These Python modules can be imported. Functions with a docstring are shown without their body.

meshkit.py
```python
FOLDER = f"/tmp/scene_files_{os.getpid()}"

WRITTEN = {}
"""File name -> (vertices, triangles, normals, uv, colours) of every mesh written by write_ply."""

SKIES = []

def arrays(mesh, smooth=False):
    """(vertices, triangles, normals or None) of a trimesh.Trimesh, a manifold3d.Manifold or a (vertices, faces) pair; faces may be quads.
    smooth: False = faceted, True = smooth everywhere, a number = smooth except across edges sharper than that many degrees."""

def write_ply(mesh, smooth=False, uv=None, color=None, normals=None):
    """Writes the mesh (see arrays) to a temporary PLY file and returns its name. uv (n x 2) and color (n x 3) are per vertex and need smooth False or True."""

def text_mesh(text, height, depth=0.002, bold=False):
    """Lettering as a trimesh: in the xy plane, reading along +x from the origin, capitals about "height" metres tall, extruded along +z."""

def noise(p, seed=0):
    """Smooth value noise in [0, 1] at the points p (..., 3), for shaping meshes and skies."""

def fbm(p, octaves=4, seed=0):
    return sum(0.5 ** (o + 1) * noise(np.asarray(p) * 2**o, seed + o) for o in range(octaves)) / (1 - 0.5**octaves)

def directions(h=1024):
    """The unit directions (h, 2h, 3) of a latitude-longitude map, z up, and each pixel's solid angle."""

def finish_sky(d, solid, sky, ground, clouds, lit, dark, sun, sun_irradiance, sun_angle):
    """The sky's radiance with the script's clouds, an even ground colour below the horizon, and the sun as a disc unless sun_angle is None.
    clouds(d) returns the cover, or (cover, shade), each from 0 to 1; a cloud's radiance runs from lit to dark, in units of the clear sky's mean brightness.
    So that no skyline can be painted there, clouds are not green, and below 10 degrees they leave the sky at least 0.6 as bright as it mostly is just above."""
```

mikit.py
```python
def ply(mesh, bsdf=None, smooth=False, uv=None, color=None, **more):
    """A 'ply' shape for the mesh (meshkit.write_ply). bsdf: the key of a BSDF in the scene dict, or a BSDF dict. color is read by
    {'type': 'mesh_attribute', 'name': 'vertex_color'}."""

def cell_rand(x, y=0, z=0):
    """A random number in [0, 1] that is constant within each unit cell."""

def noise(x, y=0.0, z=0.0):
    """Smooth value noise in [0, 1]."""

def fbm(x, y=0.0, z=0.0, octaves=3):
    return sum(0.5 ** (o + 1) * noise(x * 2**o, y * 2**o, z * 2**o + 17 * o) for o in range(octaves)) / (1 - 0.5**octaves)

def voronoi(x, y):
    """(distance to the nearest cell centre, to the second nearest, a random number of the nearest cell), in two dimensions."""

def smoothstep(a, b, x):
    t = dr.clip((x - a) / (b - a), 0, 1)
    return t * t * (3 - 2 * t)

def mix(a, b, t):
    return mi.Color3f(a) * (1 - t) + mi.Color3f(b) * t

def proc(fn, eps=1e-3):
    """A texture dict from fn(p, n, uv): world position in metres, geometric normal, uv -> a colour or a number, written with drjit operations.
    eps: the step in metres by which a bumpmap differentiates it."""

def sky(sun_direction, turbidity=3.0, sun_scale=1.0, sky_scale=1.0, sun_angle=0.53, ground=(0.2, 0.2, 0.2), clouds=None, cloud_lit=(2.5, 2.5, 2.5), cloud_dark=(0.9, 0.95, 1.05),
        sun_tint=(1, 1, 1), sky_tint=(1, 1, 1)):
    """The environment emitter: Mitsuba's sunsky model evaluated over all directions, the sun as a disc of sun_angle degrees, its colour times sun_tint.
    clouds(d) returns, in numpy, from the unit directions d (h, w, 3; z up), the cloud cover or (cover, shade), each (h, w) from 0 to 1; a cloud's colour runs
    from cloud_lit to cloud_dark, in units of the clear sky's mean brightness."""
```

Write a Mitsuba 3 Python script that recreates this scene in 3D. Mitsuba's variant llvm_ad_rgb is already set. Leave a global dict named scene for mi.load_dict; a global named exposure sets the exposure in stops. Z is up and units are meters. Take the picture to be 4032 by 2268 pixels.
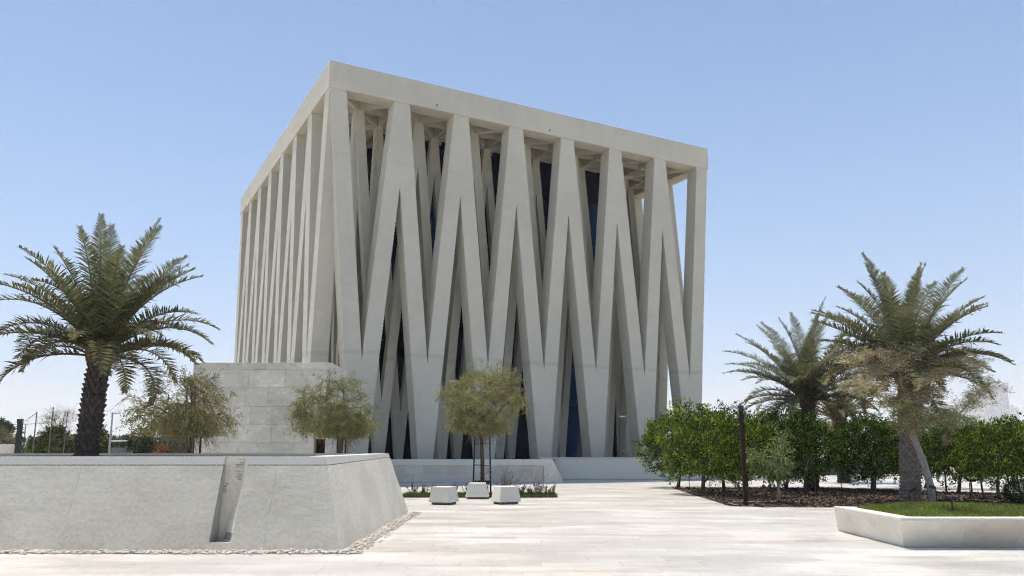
import math, numpy as np, trimesh, mitsuba as mi, drjit as dr, mikit, meshkit
import manifold3d as m3
from shapely.geometry import Polygon, LineString, Point
from shapely.ops import unary_union
from shapely import affinity

T = mi.ScalarTransform4f
W_PX = 2576.0
PITCH, FOCAL, EYE = 0.1828, 3120.6 / 4032, 1.62          # radians, in picture widths, metres
scene, labels = {'type': 'scene'}, {}

# ---------------------------------------------------------------- camera, sky, exposure
scene['camera'] = {
    'type': 'perspective', 'fov_axis': 'x', 'fov': math.degrees(2 * math.atan(0.5 / FOCAL)),
    'principal_point_offset_y': 0.5 - 1207.8 / 2268, 'near_clip': 0.1, 'far_clip': 20000.0,
    'to_world': T().look_at(origin=[0, 0, EYE], target=[0, math.cos(PITCH), EYE + math.sin(PITCH)], up=[0, 0, 1])}
SUN = (-0.20, 0.22, 1.0)
def veil(d):                      # thin uneven high haze, the same all round the sky
    el = np.clip(d[..., 2], 0, 1); low = np.exp(-el / .22)
    return .12 + .58 * low + .12 * (meshkit.fbm(d * np.array([1.6, 1.6, 5.0]) + 3.1, 4, 2) - .5), .35 * meshkit.fbm(d * np.array([1.1, 1.1, 3.0]), 3, 5)
scene['sky'] = mikit.sky(SUN, turbidity=2.6, sky_scale=1.38, sky_tint=(.63, .68, .755), sun_tint=(.97, 1.0, 1.01), ground=(0.45, 0.43, 0.40),
                         clouds=veil, cloud_lit=(.76, .97, 1.22), cloud_dark=(.69, .90, 1.17))
exposure = 2.06

# ---------------------------------------------------------------- materials
def col(c): return {'type': 'rgb', 'value': list(c)}
def tex(f): return mikit.proc(f)
def pr(base, rough=0.7, spec=0.3, **k):
    return {'type': 'principled', 'base_color': base if isinstance(base, dict) else col(base), 'roughness': rough, 'specular': spec, **k}
def two(b): return {'type': 'twosided', 'b': b}
def bump(f, scale, b, eps=2e-3): return {'type': 'bumpmap', 'height': mikit.proc(f, eps), 'scale': scale, 'b': b}
N, FB, SS, MIX = mikit.noise, mikit.fbm, mikit.smoothstep, mikit.mix
VC = {'type': 'mesh_attribute', 'name': 'vertex_color'}

def concrete_f(p, n, uv):
    a = FB(p.x * .35, p.y * .35, p.z * .22, octaves=4)
    b = FB(p.x * 3.1, p.y * 3.1, p.z * 3.1, octaves=3)
    c = MIX((.515, .497, .417), (.555, .535, .45), SS(.3, .7, a))
    c = c * (0.95 + .07 * b + .06 * FB(p.x * 14, p.y * 14, p.z * 14, octaves=2))
    pour = dr.abs(p.z - 7.42 - .02 * N(p.x * 2, p.y * 2, 1))
    c = c * (1 - .10 * SS(.17, .10, pour))
    for zz, kk in ((11.4, .05), (15.4, .04), (19.4, .05)):
        c = c * (1 - kk * SS(.07, .02, dr.abs(p.z - zz)) * SS(.35, .6, N(p.x * .5, p.y * .5, zz)))
    run = N(p.x * 1.7 + p.y * 1.7, 3, p.z * .12) * SS(21.5, 25, p.z)
    c = c * (1 - .045 * SS(.55, .85, run)) * mi.Color3f(1, 1, 1)
    pit = N(p.x * 7, p.y * 7, p.z * 13)
    return c * (1 - .16 * SS(.90, .97, pit))
def plaster_f(p, n, uv):
    a = FB(p.x * 1.1, p.y * 1.1, p.z * 1.1, octaves=4); b = FB(p.x * 22, p.y * 22, p.z * 22, octaves=3)
    return MIX((.585, .54, .435), (.67, .625, .515), SS(.3, .7, a)) * (.86 + .28 * b) * (1 - .12 * SS(.66, .8, N(p.x * 34, p.y * 34, p.z * 44)))
def plaster_h(p, n, uv):
    return FB(p.x * 9, p.y * 9, p.z * 15, octaves=4) + .6 * N(p.x * 2.3, p.y * 2.3, p.z * 4.1)
def smooth_h(p, n, uv): return FB(p.x * 30, p.y * 30, p.z * 30, octaves=3)
def lime_f(p, n, uv):
    a = FB(p.x * .9, p.y * .9, p.z * .9, octaves=4); b = FB(p.x * 6, p.y * 6, p.z * 6, octaves=4)
    c = MIX((.60, .57, .49), (.70, .67, .58), SS(.3, .7, a))
    v = SS(.55, .75, b)
    return MIX(c, c * 1.07, v) * (1 - .08 * SS(.40, .26, b))
def lime_grey_f(p, n, uv):
    a = FB(p.x * .6, p.y * .6, p.z * .6, octaves=4); b = FB(p.x * 5, p.y * 5, p.z * 5, octaves=4)
    c = MIX((.50, .475, .395), (.615, .585, .495), SS(.3, .7, a))
    c = MIX(c, (.62, .585, .475), SS(3.2, .8, p.z))
    return MIX(c, c * 1.15, SS(.58, .72, b)) * (1 - .15 * SS(.36, .26, b))
def tile_ids(p):
    row = dr.floor(p.y / .6)
    off = row * 0.381966
    x = p.x / 1.2 + (off - dr.floor(off))
    return dr.floor(x), row, x - dr.floor(x), p.y / .6 - row
def paving_f(p, n, uv):
    i, r, fx, fy = tile_ids(p)
    t = mikit.cell_rand(i, r, 3); q = mikit.cell_rand(i, r, 5)
    a = FB(p.x * .55 + t * .3, p.y * 1.3 + q * .3, 0, octaves=4)
    b = FB(p.x * 5 + t * 11, p.y * 9, 3, octaves=3)
    c = MIX((.378, .380, .374), (.515, .518, .512), SS(.25, .75, 0.87 * a + .13 * t))
    c = MIX(c, c * mi.Color3f(1.0, .965, .94), SS(.72, .95, q))
    c = c * (1 - .10 * SS(.52, .72, b) * SS(.3, .9, q)) * (1 - .10 * SS(.9, .96, t))
    soil = FB(p.x * .22, p.y * 1.1, 7, octaves=4); soil2 = FB(p.x * .45, p.y * 1.3, 2, octaves=4)
    c = c * (.90 + .20 * soil) * (1 - .20 * SS(.50, .75, soil2) * SS(.38, .6, soil))
    c = MIX(c, c * mi.Color3f(1.0, .975, .955), SS(.5, .72, FB(p.x * .3 + 9, p.y * .8, 5, octaves=3)))
    jx, jy = dr.minimum(fx, 1 - fx) * 1.2, dr.minimum(fy, 1 - fy) * .6
    return c * (1 - .13 * SS(.006, .003, dr.minimum(jx, jy)))
def paving_r(p, n, uv):
    i, r, fx, fy = tile_ids(p)
    return .26 + .16 * mikit.cell_rand(i, r, 9) + .12 * FB(p.x * 3, p.y * 6, 1)
def mulch_f(p, n, uv):
    a = FB(p.x * 9, p.y * 9, 0, octaves=4)
    return MIX((.035, .026, .02), (.14, .105, .08), SS(.3, .7, a))
def terrain_f(p, n, uv):
    a = FB(p.x * .05, p.y * .05, 0, octaves=4)
    return MIX((.30, .27, .21), (.40, .36, .29), a)
def glass_f(p, n, uv):
    return MIX((.003, .005, .010), (.004, .012, .04), N(p.x * .3, p.y * .3, p.z * .15))

def bsdf(key, d): scene[key] = d; return key
CONCRETE = bsdf('mat_concrete', pr(tex(concrete_f), .8, .2))
PLASTER = bsdf('mat_plaster', bump(plaster_h, .02, pr(tex(plaster_f), .9, .15), 4e-3))
PLASTER_S = bsdf('mat_plaster_smooth', bump(smooth_h, .004, pr(tex(plaster_f), .85, .2)))
LIME = bsdf('mat_limestone', pr(tex(lime_f), .6, .3))
LIME_G = bsdf('mat_limestone_grey', pr(tex(lime_grey_f), .65, .3))
LIME_V = [bsdf('mat_limestone_%d' % i, pr(tex((lambda k: lambda p, n, uv: lime_f(p + mi.Point3f(7. * len(k), 3, 1), n, uv) * mi.Color3f(*k))(c)), .62, .3))
          for i, c in enumerate(((1.0, .965, .93), (.93, .90, .86)))]
GREY_V = [bsdf('mat_grey_stone_%d' % i, pr(tex((lambda k: lambda p, n, uv: lime_grey_f(p, n, uv) * mi.Color3f(*k))(c)), .65, .3))
          for i, c in enumerate(((1.05, 1.05, 1.05), (.93, .925, .92)))] + [LIME_G]
COPING = bsdf('mat_coping', pr((.61, .59, .505), .6, .3))
RENDER_W = bsdf('mat_render', pr((.735, .70, .585), .8, .2))
PAVING = bsdf('mat_paving', {**pr(tex(paving_f), .35, .35), 'roughness': tex(paving_r)})
MULCH = bsdf('mat_mulch', two(pr(tex(mulch_f), .9, .1)))
TERRAIN = bsdf('mat_terrain', pr(tex(terrain_f), .95, .1))
GLASS = bsdf('mat_dark_glass', pr(tex(glass_f), .05, .1))
STOOL = bsdf('mat_cast_stone', bump(smooth_h, .0015, pr((.61, .59, .505), .75, .25)))
DARK = bsdf('mat_dark_gap', pr((.03, .03, .03), .9, .1))
JOINT_AND_SHADE = bsdf('mat_joint_and_shade', pr((.05, .05, .055), .7, .3))  # dark joint cores; on the back wall this colour paints in shade
BLACK = bsdf('mat_black_metal', pr((.018, .016, .015), .45, .4))
BROWN = bsdf('mat_brown_metal', pr((.022, .013, .009), .7, .15))
WHITE = bsdf('mat_white_plastic', pr((.75, .75, .74), .35, .5))
STEEL = bsdf('mat_grey_steel', pr((.30, .32, .34), .4, .5))
WOOD = bsdf('mat_stake_wood', pr((.05, .035, .028), .85, .2))
VERT = bsdf('mat_painted_by_vertex', two(pr(VC, .8, .25)))
LEAF = bsdf('mat_leaf', {'type': 'principledthin', 'base_color': VC, 'roughness': .28, 'diff_trans': .34, 'eta': 1.5, 'spec_trans': 0.0})
FROND = bsdf('mat_palm_leaf', {'type': 'principledthin', 'base_color': VC, 'roughness': .42, 'diff_trans': .45, 'eta': 1.5, 'spec_trans': 0.0})
TWIG = bsdf('mat_twig_leaf', {'type': 'principledthin', 'base_color': VC, 'roughness': .7, 'diff_trans': .8, 'eta': 1.3, 'spec_trans': 0.0})

# ---------------------------------------------------------------- helpers
used = {}
def key_for(k):
    used[k] = used.get(k, 0) + 1
    return k if used[k] == 1 else '%s_%03d' % (k, used[k] - 1)
def thing(name, label=None, cat=None, group=None, kind=None):
    k = key_for(name); d = {}
    if label: d['label'] = label
    if cat: d['category'] = cat
    if group: d['group'] = group
    if kind: d['kind'] = kind
    labels[k] = d
    return k
def put(key, mesh, mat, smooth=False, color=None, world=None, **k):
    d = mikit.ply(mesh, mat, smooth=smooth, color=color, **k)
    if world is not None: d = {**d, 'to_world': world}
    scene[key] = d
    return key
def part(parent, name, mesh, mat, smooth=False, color=None, label=None, kind=None, world=None):
    k = key_for(parent + '__' + name)
    put(k, mesh, mat, smooth, color, world)
    if label or kind: labels[k] = {a: b for a, b in (('label', label), ('kind', kind)) if b}
    return k
def ref(parent, name, ply, world=None, label=None):
    k = key_for(parent + '__' + name)
    scene[k] = {**ply, 'to_world': world} if world is not None else dict(ply)
    if label: labels[k] = {'label': label}
    return k
cat = trimesh.util.concatenate
def box(x0, x1, y0, y1, z0, z1):
    b = trimesh.creation.box((x1 - x0, y1 - y0, z1 - z0)); b.apply_translation(((x0 + x1) / 2, (y0 + y1) / 2, (z0 + z1) / 2)); return b
def hull(pts): return m3.Manifold.hull_points(np.asarray(pts, float))
def tm(m):
    a = m.to_mesh(); return trimesh.Trimesh(a.vert_properties[:, :3], a.tri_verts, process=False)
def chamfer_box(x0, x1, y0, y1, z0, z1, c=.006):
    pts = []
    for x, sx in ((x0, 1), (x1, -1)):
        for y, sy in ((y0, 1), (y1, -1)):
            for z, sz in ((z0, 1), (z1, -1)):
                pts += [(x + sx * c, y + sy * c, z), (x + sx * c, y, z + sz * c), (x, y + sy * c, z + sz * c)]
    return tm(hull(pts))
def extrude(poly, h):
    poly = poly if isinstance(poly, Polygon) else Polygon(poly)
    return trimesh.creation.extrude_polygon(poly, h, engine='earcut')
def sheet(pts, z):
    v, f = trimesh.creation.triangulate_polygon(Polygon(pts), engine='earcut')
    v = np.column_stack([v, np.full(len(v), z)]); m = trimesh.Trimesh(v, f, process=False)
    if m.face_normals[0][2] < 0: m.invert()
    return m
def tube(pts, rad, sides=6, cap=True):
    p = np.asarray(pts, float); n = len(p); r = np.broadcast_to(rad, (n,))
    t = np.gradient(p, axis=0); t /= np.linalg.norm(t, axis=1, keepdims=True) + 1e-12
    a = np.cross(t, [0.31, 0.17, 0.93] if abs(t[0, 2]) < .8 else [1, .1, 0]); a /= np.linalg.norm(a, axis=1, keepdims=True) + 1e-12
    b = np.cross(t, a); g = np.arange(sides) * 2 * np.pi / sides
    v = (p[:, None] + r[:, None, None] * (np.cos(g)[None, :, None] * a[:, None] + np.sin(g)[None, :, None] * b[:, None])).reshape(-1, 3)
    i, j = np.meshgrid(np.arange(n - 1), np.arange(sides), indexing='ij'); k = (j + 1) % sides
    q = np.stack([i * sides + j, i * sides + k, (i + 1) * sides + k, (i + 1) * sides + j], -1).reshape(-1, 4)
    f = np.vstack([q[:, [0, 1, 2]], q[:, [0, 2, 3]]])
    if cap:
        v = np.vstack([v, p[:1], p[-1:]]); c0, c1 = n * sides, n * sides + 1; s = np.arange(sides); s2 = (s + 1) % sides
        f = np.vstack([f, np.column_stack([np.full(sides, c0), s2, s]), np.column_stack([np.full(sides, c1), (n - 1) * sides + s, (n - 1) * sides + s2])])
    return trimesh.Trimesh(v, f, process=False)
def cyl(x, y, z0, z1, r0, r1=None, sides=12): return tube([(x, y, z0), (x, y, z1)], [r0, r0 if r1 is None else r1], sides)
def flat_colors(mesh, c): return np.tile(np.asarray(c, float), (len(mesh.vertices), 1))
def rot_z(m, a, at=(0, 0)):
    m.apply_transform(trimesh.transformations.rotation_matrix(a, [0, 0, 1], [at[0], at[1], 0])); return m

# ---------------------------------------------------------------- the ground
k = thing('terrain', 'pale sandy ground reaching to the horizon around the plaza', None, kind='structure')
ring = [(5900 * math.cos(a), 5900 * math.sin(a)) for a in np.linspace(0, 2 * np.pi, 48, endpoint=False)]
put(k, sheet(ring, -.03), TERRAIN)
k = thing('plaza_paving', 'bright polished limestone slab paving of the plaza', None, kind='structure')
put(k, sheet([(-60, -40), (62, -40), (62, 73), (36, 73), (17, 90), (-60, 90)], -.004), PAVING)
spots = []
for r in range(17, 48):
    off = (r * .381966) % 1.0
    yc = (r + .5) * .6
    for i in range(-18, 24):
        xc = (i + .5 - off) * 1.2
        if abs(xc) > .655 * yc + .5: continue
        if xc < -2.2 and yc > 13.4: continue
        if xc > 6.9 and yc > 14.4: continue
        spots.append((yc, abs(xc), xc))
spots.sort()
slab = mikit.ply(chamfer_box(-.5982, .5982, -.2982, .2982, -.03, 0, .0015), PAVING)
for yc, _, xc in spots[:300]: ref(k, 'slab', slab, T().translate([xc, yc, 0]))

# ---------------------------------------------------------------- the building (its own axes: front face along x, left face along y)
ROT, BX, BY = .4952, -11.07, 44.65
cR, sR = math.cos(ROT), math.sin(ROT)
def site(mesh):
    v = np.array(mesh.vertices); w = v.copy()
    w[:, 0] = BX + v[:, 0] * cR - v[:, 1] * sR; w[:, 1] = BY + v[:, 0] * sR + v[:, 1] * cR
    return trimesh.Trimesh(w, mesh.faces, process=False)
SIDE, TOP, ZC, ZB, PITCHX, LEAN = 30.0, 25.12, 23.418, 1.26, 4.1136, .0938
C0 = .1065 + .514
tb = thing('monumental_building', 'huge pale concrete cube with zigzag V shaped columns and a flat beam on top', 'building')
def face_map(face, mesh, inset):
    """mesh: u along the face in x, depth in y from 0 inwards, z up."""
    v = np.array(mesh.vertices); u, d, z = v[:, 0], v[:, 1] + inset, v[:, 2]
    x, y = {'front': (u, d), 'left': (d, u), 'back': (u, SIDE - d), 'right': (SIDE - d, u)}[face]
    m = trimesh.Trimesh(np.column_stack([x, y, z]), mesh.faces, process=False)
    if face in ('left', 'back'): m.invert()
    return site(m)
def up(poly, depth):          # polygon in (u, z) -> solid with depth along +y
    m = extrude(poly, depth); v = np.array(m.vertices)
    m = trimesh.Trimesh(np.column_stack([v[:, 0], v[:, 2], v[:, 1]]), m.faces, process=False); m.invert(); return m
def colonnade(inset, w, depth, centres, name, faces, lean_end=LEAN):
    zt = ZC + .04; zA = ZC - w / 2 / LEAN; zV = ZC - (PITCHX - w) / 2 / LEAN; g = LEAN * (zA - ZB)
    for face in faces:
        for j, c in enumerate(centres):
            ml, mr = c - PITCHX / 2, c + PITCHX / 2
            if j == 0 or j == len(centres) - 1:
                lean = LEAN if j == 0 else lean_end
                e = lean * (ZC - ZB)
                p = [(c - w / 2, zt), (c + w / 2, zt), (c + w / 2, ZC), (mr, zV), (mr, ZB), (min(c + g, mr - .05), ZB), (c - w / 2 + min(e, mr - .06 - c + w / 2), ZB), (c - w / 2, ZC)]
                p = [(c - w / 2, zt), (c + w / 2, zt), (c + w / 2, ZC), (mr, zV), (mr, ZB), (c - w / 2 + e, ZB), (c - w / 2, ZC)]
                if j > 0: p = [(2 * c - a, b) for a, b in p]
            else:
                p = [(c - w / 2, zt), (c + w / 2, zt), (c + w / 2, ZC), (mr, zV), (mr, ZB), (c + g, ZB), (c, zA), (c - g, ZB), (ml, ZB), (ml, zV), (c - w / 2, ZC)]
            part(tb, name, face_map(face, up(Polygon(p), depth), inset), CONCRETE)
colonnade(.08, 1.028, 1.05, [C0 + PITCHX * j for j in range(8)], 'outer_column', ('front', 'left', 'right', 'back'), .086)
colonnade(2.37, .60, .60, [C0 + PITCHX * (j + .5) for j in range(7)], 'middle_column', ('front', 'left', 'right', 'back'))
colonnade(4.50, .50, .50, [C0 + PITCHX * (j + 1) for j in range(6)], 'inner_column', ('front', 'left', 'right', 'back'))
def bb(*a): return site(box(*a))
for a in ((0, SIDE, 0, 1.12), (0, SIDE, SIDE - 1.12, SIDE), (0, 1.12, 1.12, SIDE - 1.12), (SIDE - 1.12, SIDE, 1.12, SIDE - 1.12)):
    part(tb, 'top_beam', bb(*a, ZC, TOP), CONCRETE)
part(tb, 'roof', bb(1.12, SIDE - 1.12, 1.12, SIDE - 1.12, 24.45, 24.85), CONCRETE)
def beam(a, b, w=.34):
    a, b = np.array(a, float), np.array(b, float); d = (b - a) / np.linalg.norm(b - a); n = np.array([-d[1], d[0]]) * w / 2
    lo, hi = .55, 1.5
    pts = [(*(p + s * n * lo), ZC + .012) for p in (a, b) for s in (1, -1)] + [(*(p + s * n * hi), 24.47) for p in (a, b) for s in (1, -1)]
    return site(tm(hull(pts)))
full = [C0 + PITCHX * j for j in range(8)]; half = [C0 + PITCHX * (j + .5) for j in range(7)]
edges = set()
for i in range(7):
    for j in range(7):
        if 2 <= i <= 4 and 2 <= j <= 4: continue
        if j > 2 and 2 < i < 5: continue
        h = (half[i], half[j])
        for di in (0, 1):
            for dj in (0, 1): edges.add((h, (full[i + di], full[j + dj])))
for i in range(1, 7):
    for a, b in (((full[i], full[1]), (full[i], .9)), ((full[1], full[i]), (.9, full[i])), ((full[6], full[i]), (SIDE - .9, full[i]))): edges.add((a, b))
for i in range(1, 6):
    for a, b in (((full[i], full[1]), (full[i + 1], full[1])), ((full[1], full[i]), (full[1], full[i + 1])), ((full[6], full[i]), (full[6], full[i + 1]))): edges.add((a, b))
for i in range(6):
    for a, b in (((half[i], half[0]), (half[i + 1], half[0])), ((half[0], half[i]), (half[0], half[i + 1])), ((half[6], half[i]), (half[6], half[i + 1]))): edges.add((a, b))
for a, b in sorted(edges): part(tb, 'soffit_beam', beam(a, b), CONCRETE)
core0, core1 = 5.5, SIDE - 5.5
SKY_GLINTS = {(7, True), (1, True), (6, False)}  # bays whose panes get reflected sky painted in as blue
part(tb, 'glass_hall', bb(core0, core1, core0, core1, ZB, 24.46), GLASS)
for i in range(9):
    u = core0 + (core1 - core0) * i / 8
    part(tb, 'mullion', bb(u - .04, u + .04, core0 - .12, core0 - .002, ZB, 24.44), BLACK)
    part(tb, 'mullion', bb(core0 - .12, core0 - .002, u - .04, u + .04, ZB, 24.44), BLACK)
GB_ = [GLASS, bsdf('mat_navy_glass', pr((.004, .012, .035), .06, .15)), bsdf('mat_sky_glint_glass', pr((.008, .05, .16), .06, .2))]  # last entry has the sky reflection put into its base colour
gp = np.random.default_rng(88); lev = [ZB + .02, 5., 9., 13., 17., 21., 24.4]
for i in range(8):
    u0, u1 = (core0 + (core1 - core0) * q / 8 for q in (i, i + 1))
    for z0, z1 in zip(lev[:-1], lev[1:]):
        b = 2 if (i, z0 >= 13) in SKY_GLINTS and z0 < 21 else int(gp.random() < .3)
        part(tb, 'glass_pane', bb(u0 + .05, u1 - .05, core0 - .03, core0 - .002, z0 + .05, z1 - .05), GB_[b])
for z in (5., 9., 13., 17., 21.): part(tb, 'transom', bb(core0, core1, core0 - .10, core0 - .003, z - .04, z + .04), BLACK)
for u, z in ((7.07, 23.75), (15.57, 23.72)): part(tb, 'drain_hole', bb(u - .035, u + .035, -.012, .02, z - .09, z + .09), DARK)
fx, fz = 17.4, 3.4
part(tb, 'wall_lamp', site(cat([box(20.9, 21.3, -.16, .06, 4.05, 4.13)])), WHITE)

# ---------------------------------------------------------------- podium and its low walls
k = thing('podium', 'raised paved podium the concrete cube stands on', None, kind='structure')
pod = Polygon([(-9.0, 45.75), (2.35, 45.75), (2.7, 51.2), (17.6, 51.2), (20, 58), (31, 66), (16, 92), (-36, 92), (-32, 72), (-12.5, 43.0), (-9.15, 44.3)])
put(k, (lambda m: (m.apply_translation((0, 0, -.02)), m)[1])(extrude(pod, 1.27)), bsdf('mat_podium_bounce_cut', pr((.10, .098, .092), .6, .3)))  # unseen floor, coloured dark to cut light bounced onto the columns
k = thing('podium_wall', 'low wall with two courses of beige stone blocks in a smooth frame behind the stools', 'wall')
part(k, 'backing', box(-9.0, 1.76, 45.40, 45.75, 0, .945), LIME_V[1])
part(k, 'coping', tm(hull([(-9.0, 45.30, .95), (1.76, 45.30, .95), (2.42, 45.30, .95), (-9.0, 45.36, 1.285), (2.29, 45.36, 1.285), (-9.0, 45.75, 1.285), (-9.0, 45.75, .95), (2.42, 45.75, .95), (2.29, 45.75, 1.285)])), RENDER_W)
part(k, 'end_block', tm(hull([(1.775, 45.27, 0), (2.90, 45.27, 0), (1.775, 45.296, .948), (2.44, 45.296, .948), (1.775, 45.75, 0), (2.90, 51.0, 0), (1.775, 45.75, .948), (2.44, 51.0, .948)])), RENDER_W)
part(k, 'side_coping', tm(hull([(1.72, 45.755, .95), (2.44, 45.755, .95), (1.72, 45.755, 1.30), (2.30, 45.755, 1.30), (1.72, 50.6, .95), (2.44, 50.6, .95), (1.72, 50.6, 1.37), (2.30, 50.6, 1.37)])), COPING)
rng = np.random.default_rng(5)
for row, (z0, z1, off) in enumerate(((.01, .482, .0), (.488, .94, .58))):
    x = -9.0 - off
    while x < 1.7:
        a, b = max(x, -9.0), min(x + 1.15, 1.755)
        if b - a > .08: part(k, 'stone', chamfer_box(a + .003, b - .003, 45.325 + rng.uniform(0, .006), 45.40, z0, z1, .005), [LIME, *LIME_V][rng.integers(3)])
        x += 1.16
k = thing('rendered_wall', 'plain smooth low wall running from the stone wall to the citrus trees', 'wall')
part(k, 'body', tm(hull([(2.6, 50.65, 0), (17.4, 50.65, 0), (2.6, 50.78, 1.30), (17.4, 50.78, 1.30), (2.6, 51.2, 0), (17.4, 51.2, 0), (2.6, 51.2, 1.30), (17.4, 51.2, 1.30)])), RENDER_W)
part(k, 'coping', box(2.3, 17.42, 50.74, 51.22, 1.302, 1.375), COPING)
k = thing('gravel_strip', 'white gravel drain strip along the foot of the plain low wall', 'gravel', kind='stuff')

# ---------------------------------------------------------------- entrance block of stone
k = thing('entrance_block', 'box shaped block of large grey limestone courses with a dark doorway beside the cube', 'building')
XL, XR, YF, YB, ZT = -16.13, -9.19, 40.0, 44.0, 6.14
JOINT = bsdf('mat_stone_joint', pr((.40, .38, .32), .9, .1))
part(k, 'core', box(XL + .02, -9.86, YF + .06, YB - .02, 0, ZT - .03), JOINT)
part(k, 'core', box(-9.30, XR - .06, YF + .06, YB - .02, 0, ZT - .03), JOINT)
part(k, 'core', box(-9.858, -9.302, YF + .06, YB - .02, 2.32, ZT - .03), JOINT)
part(k, 'door', cat([box(-9.85, -9.31, 40.55, 40.62, 0, 2.318)]), BROWN, label='dark door leaf deep in the stone doorway')
zs = [0, .295, 1.21, 2.115, 3.025, 3.935, 4.845, 5.765, ZT]
zs = [0, .30, 1.215, 2.125, 3.03, 3.938, 4.873, 5.777, ZT]
for r in range(8):
    z0, z1 = zs[r] + .004, zs[r + 1] - .004
    sub = [z0, z1] if z1 - z0 < .5 else [z0, z1]
    x = XL - [.2, .95, .1, .75, .35, .9, .45, .0][r] * 1.8
    while x < XR:
        a, b = max(x, XL), min(x + 1.83, XR)
        x += 1.83
        pieces = [(a, b)]
        if z0 < 2.3: pieces = [(a, min(b, -9.86))] + [(max(a, -9.30), b)]
        for a, b in pieces:
            if b - a > .06: part(k, 'stone', chamfer_box(a + .004, b - .004, YF + rng.uniform(0, .006), YF + .06, z0, z1, .006), GREY_V[rng.integers(3)])
    y = YF + .06 - [.0, .7][r % 2]
    while y < YB:
        a, b = max(y, YF + .06), min(y + 1.5, YB); y += 1.5
        if b - a > .06: part(k, 'stone', chamfer_box(XR - .06, XR - rng.uniform(0, .006), a + .004, b - .004, z0, z1, .006), LIME)

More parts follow.
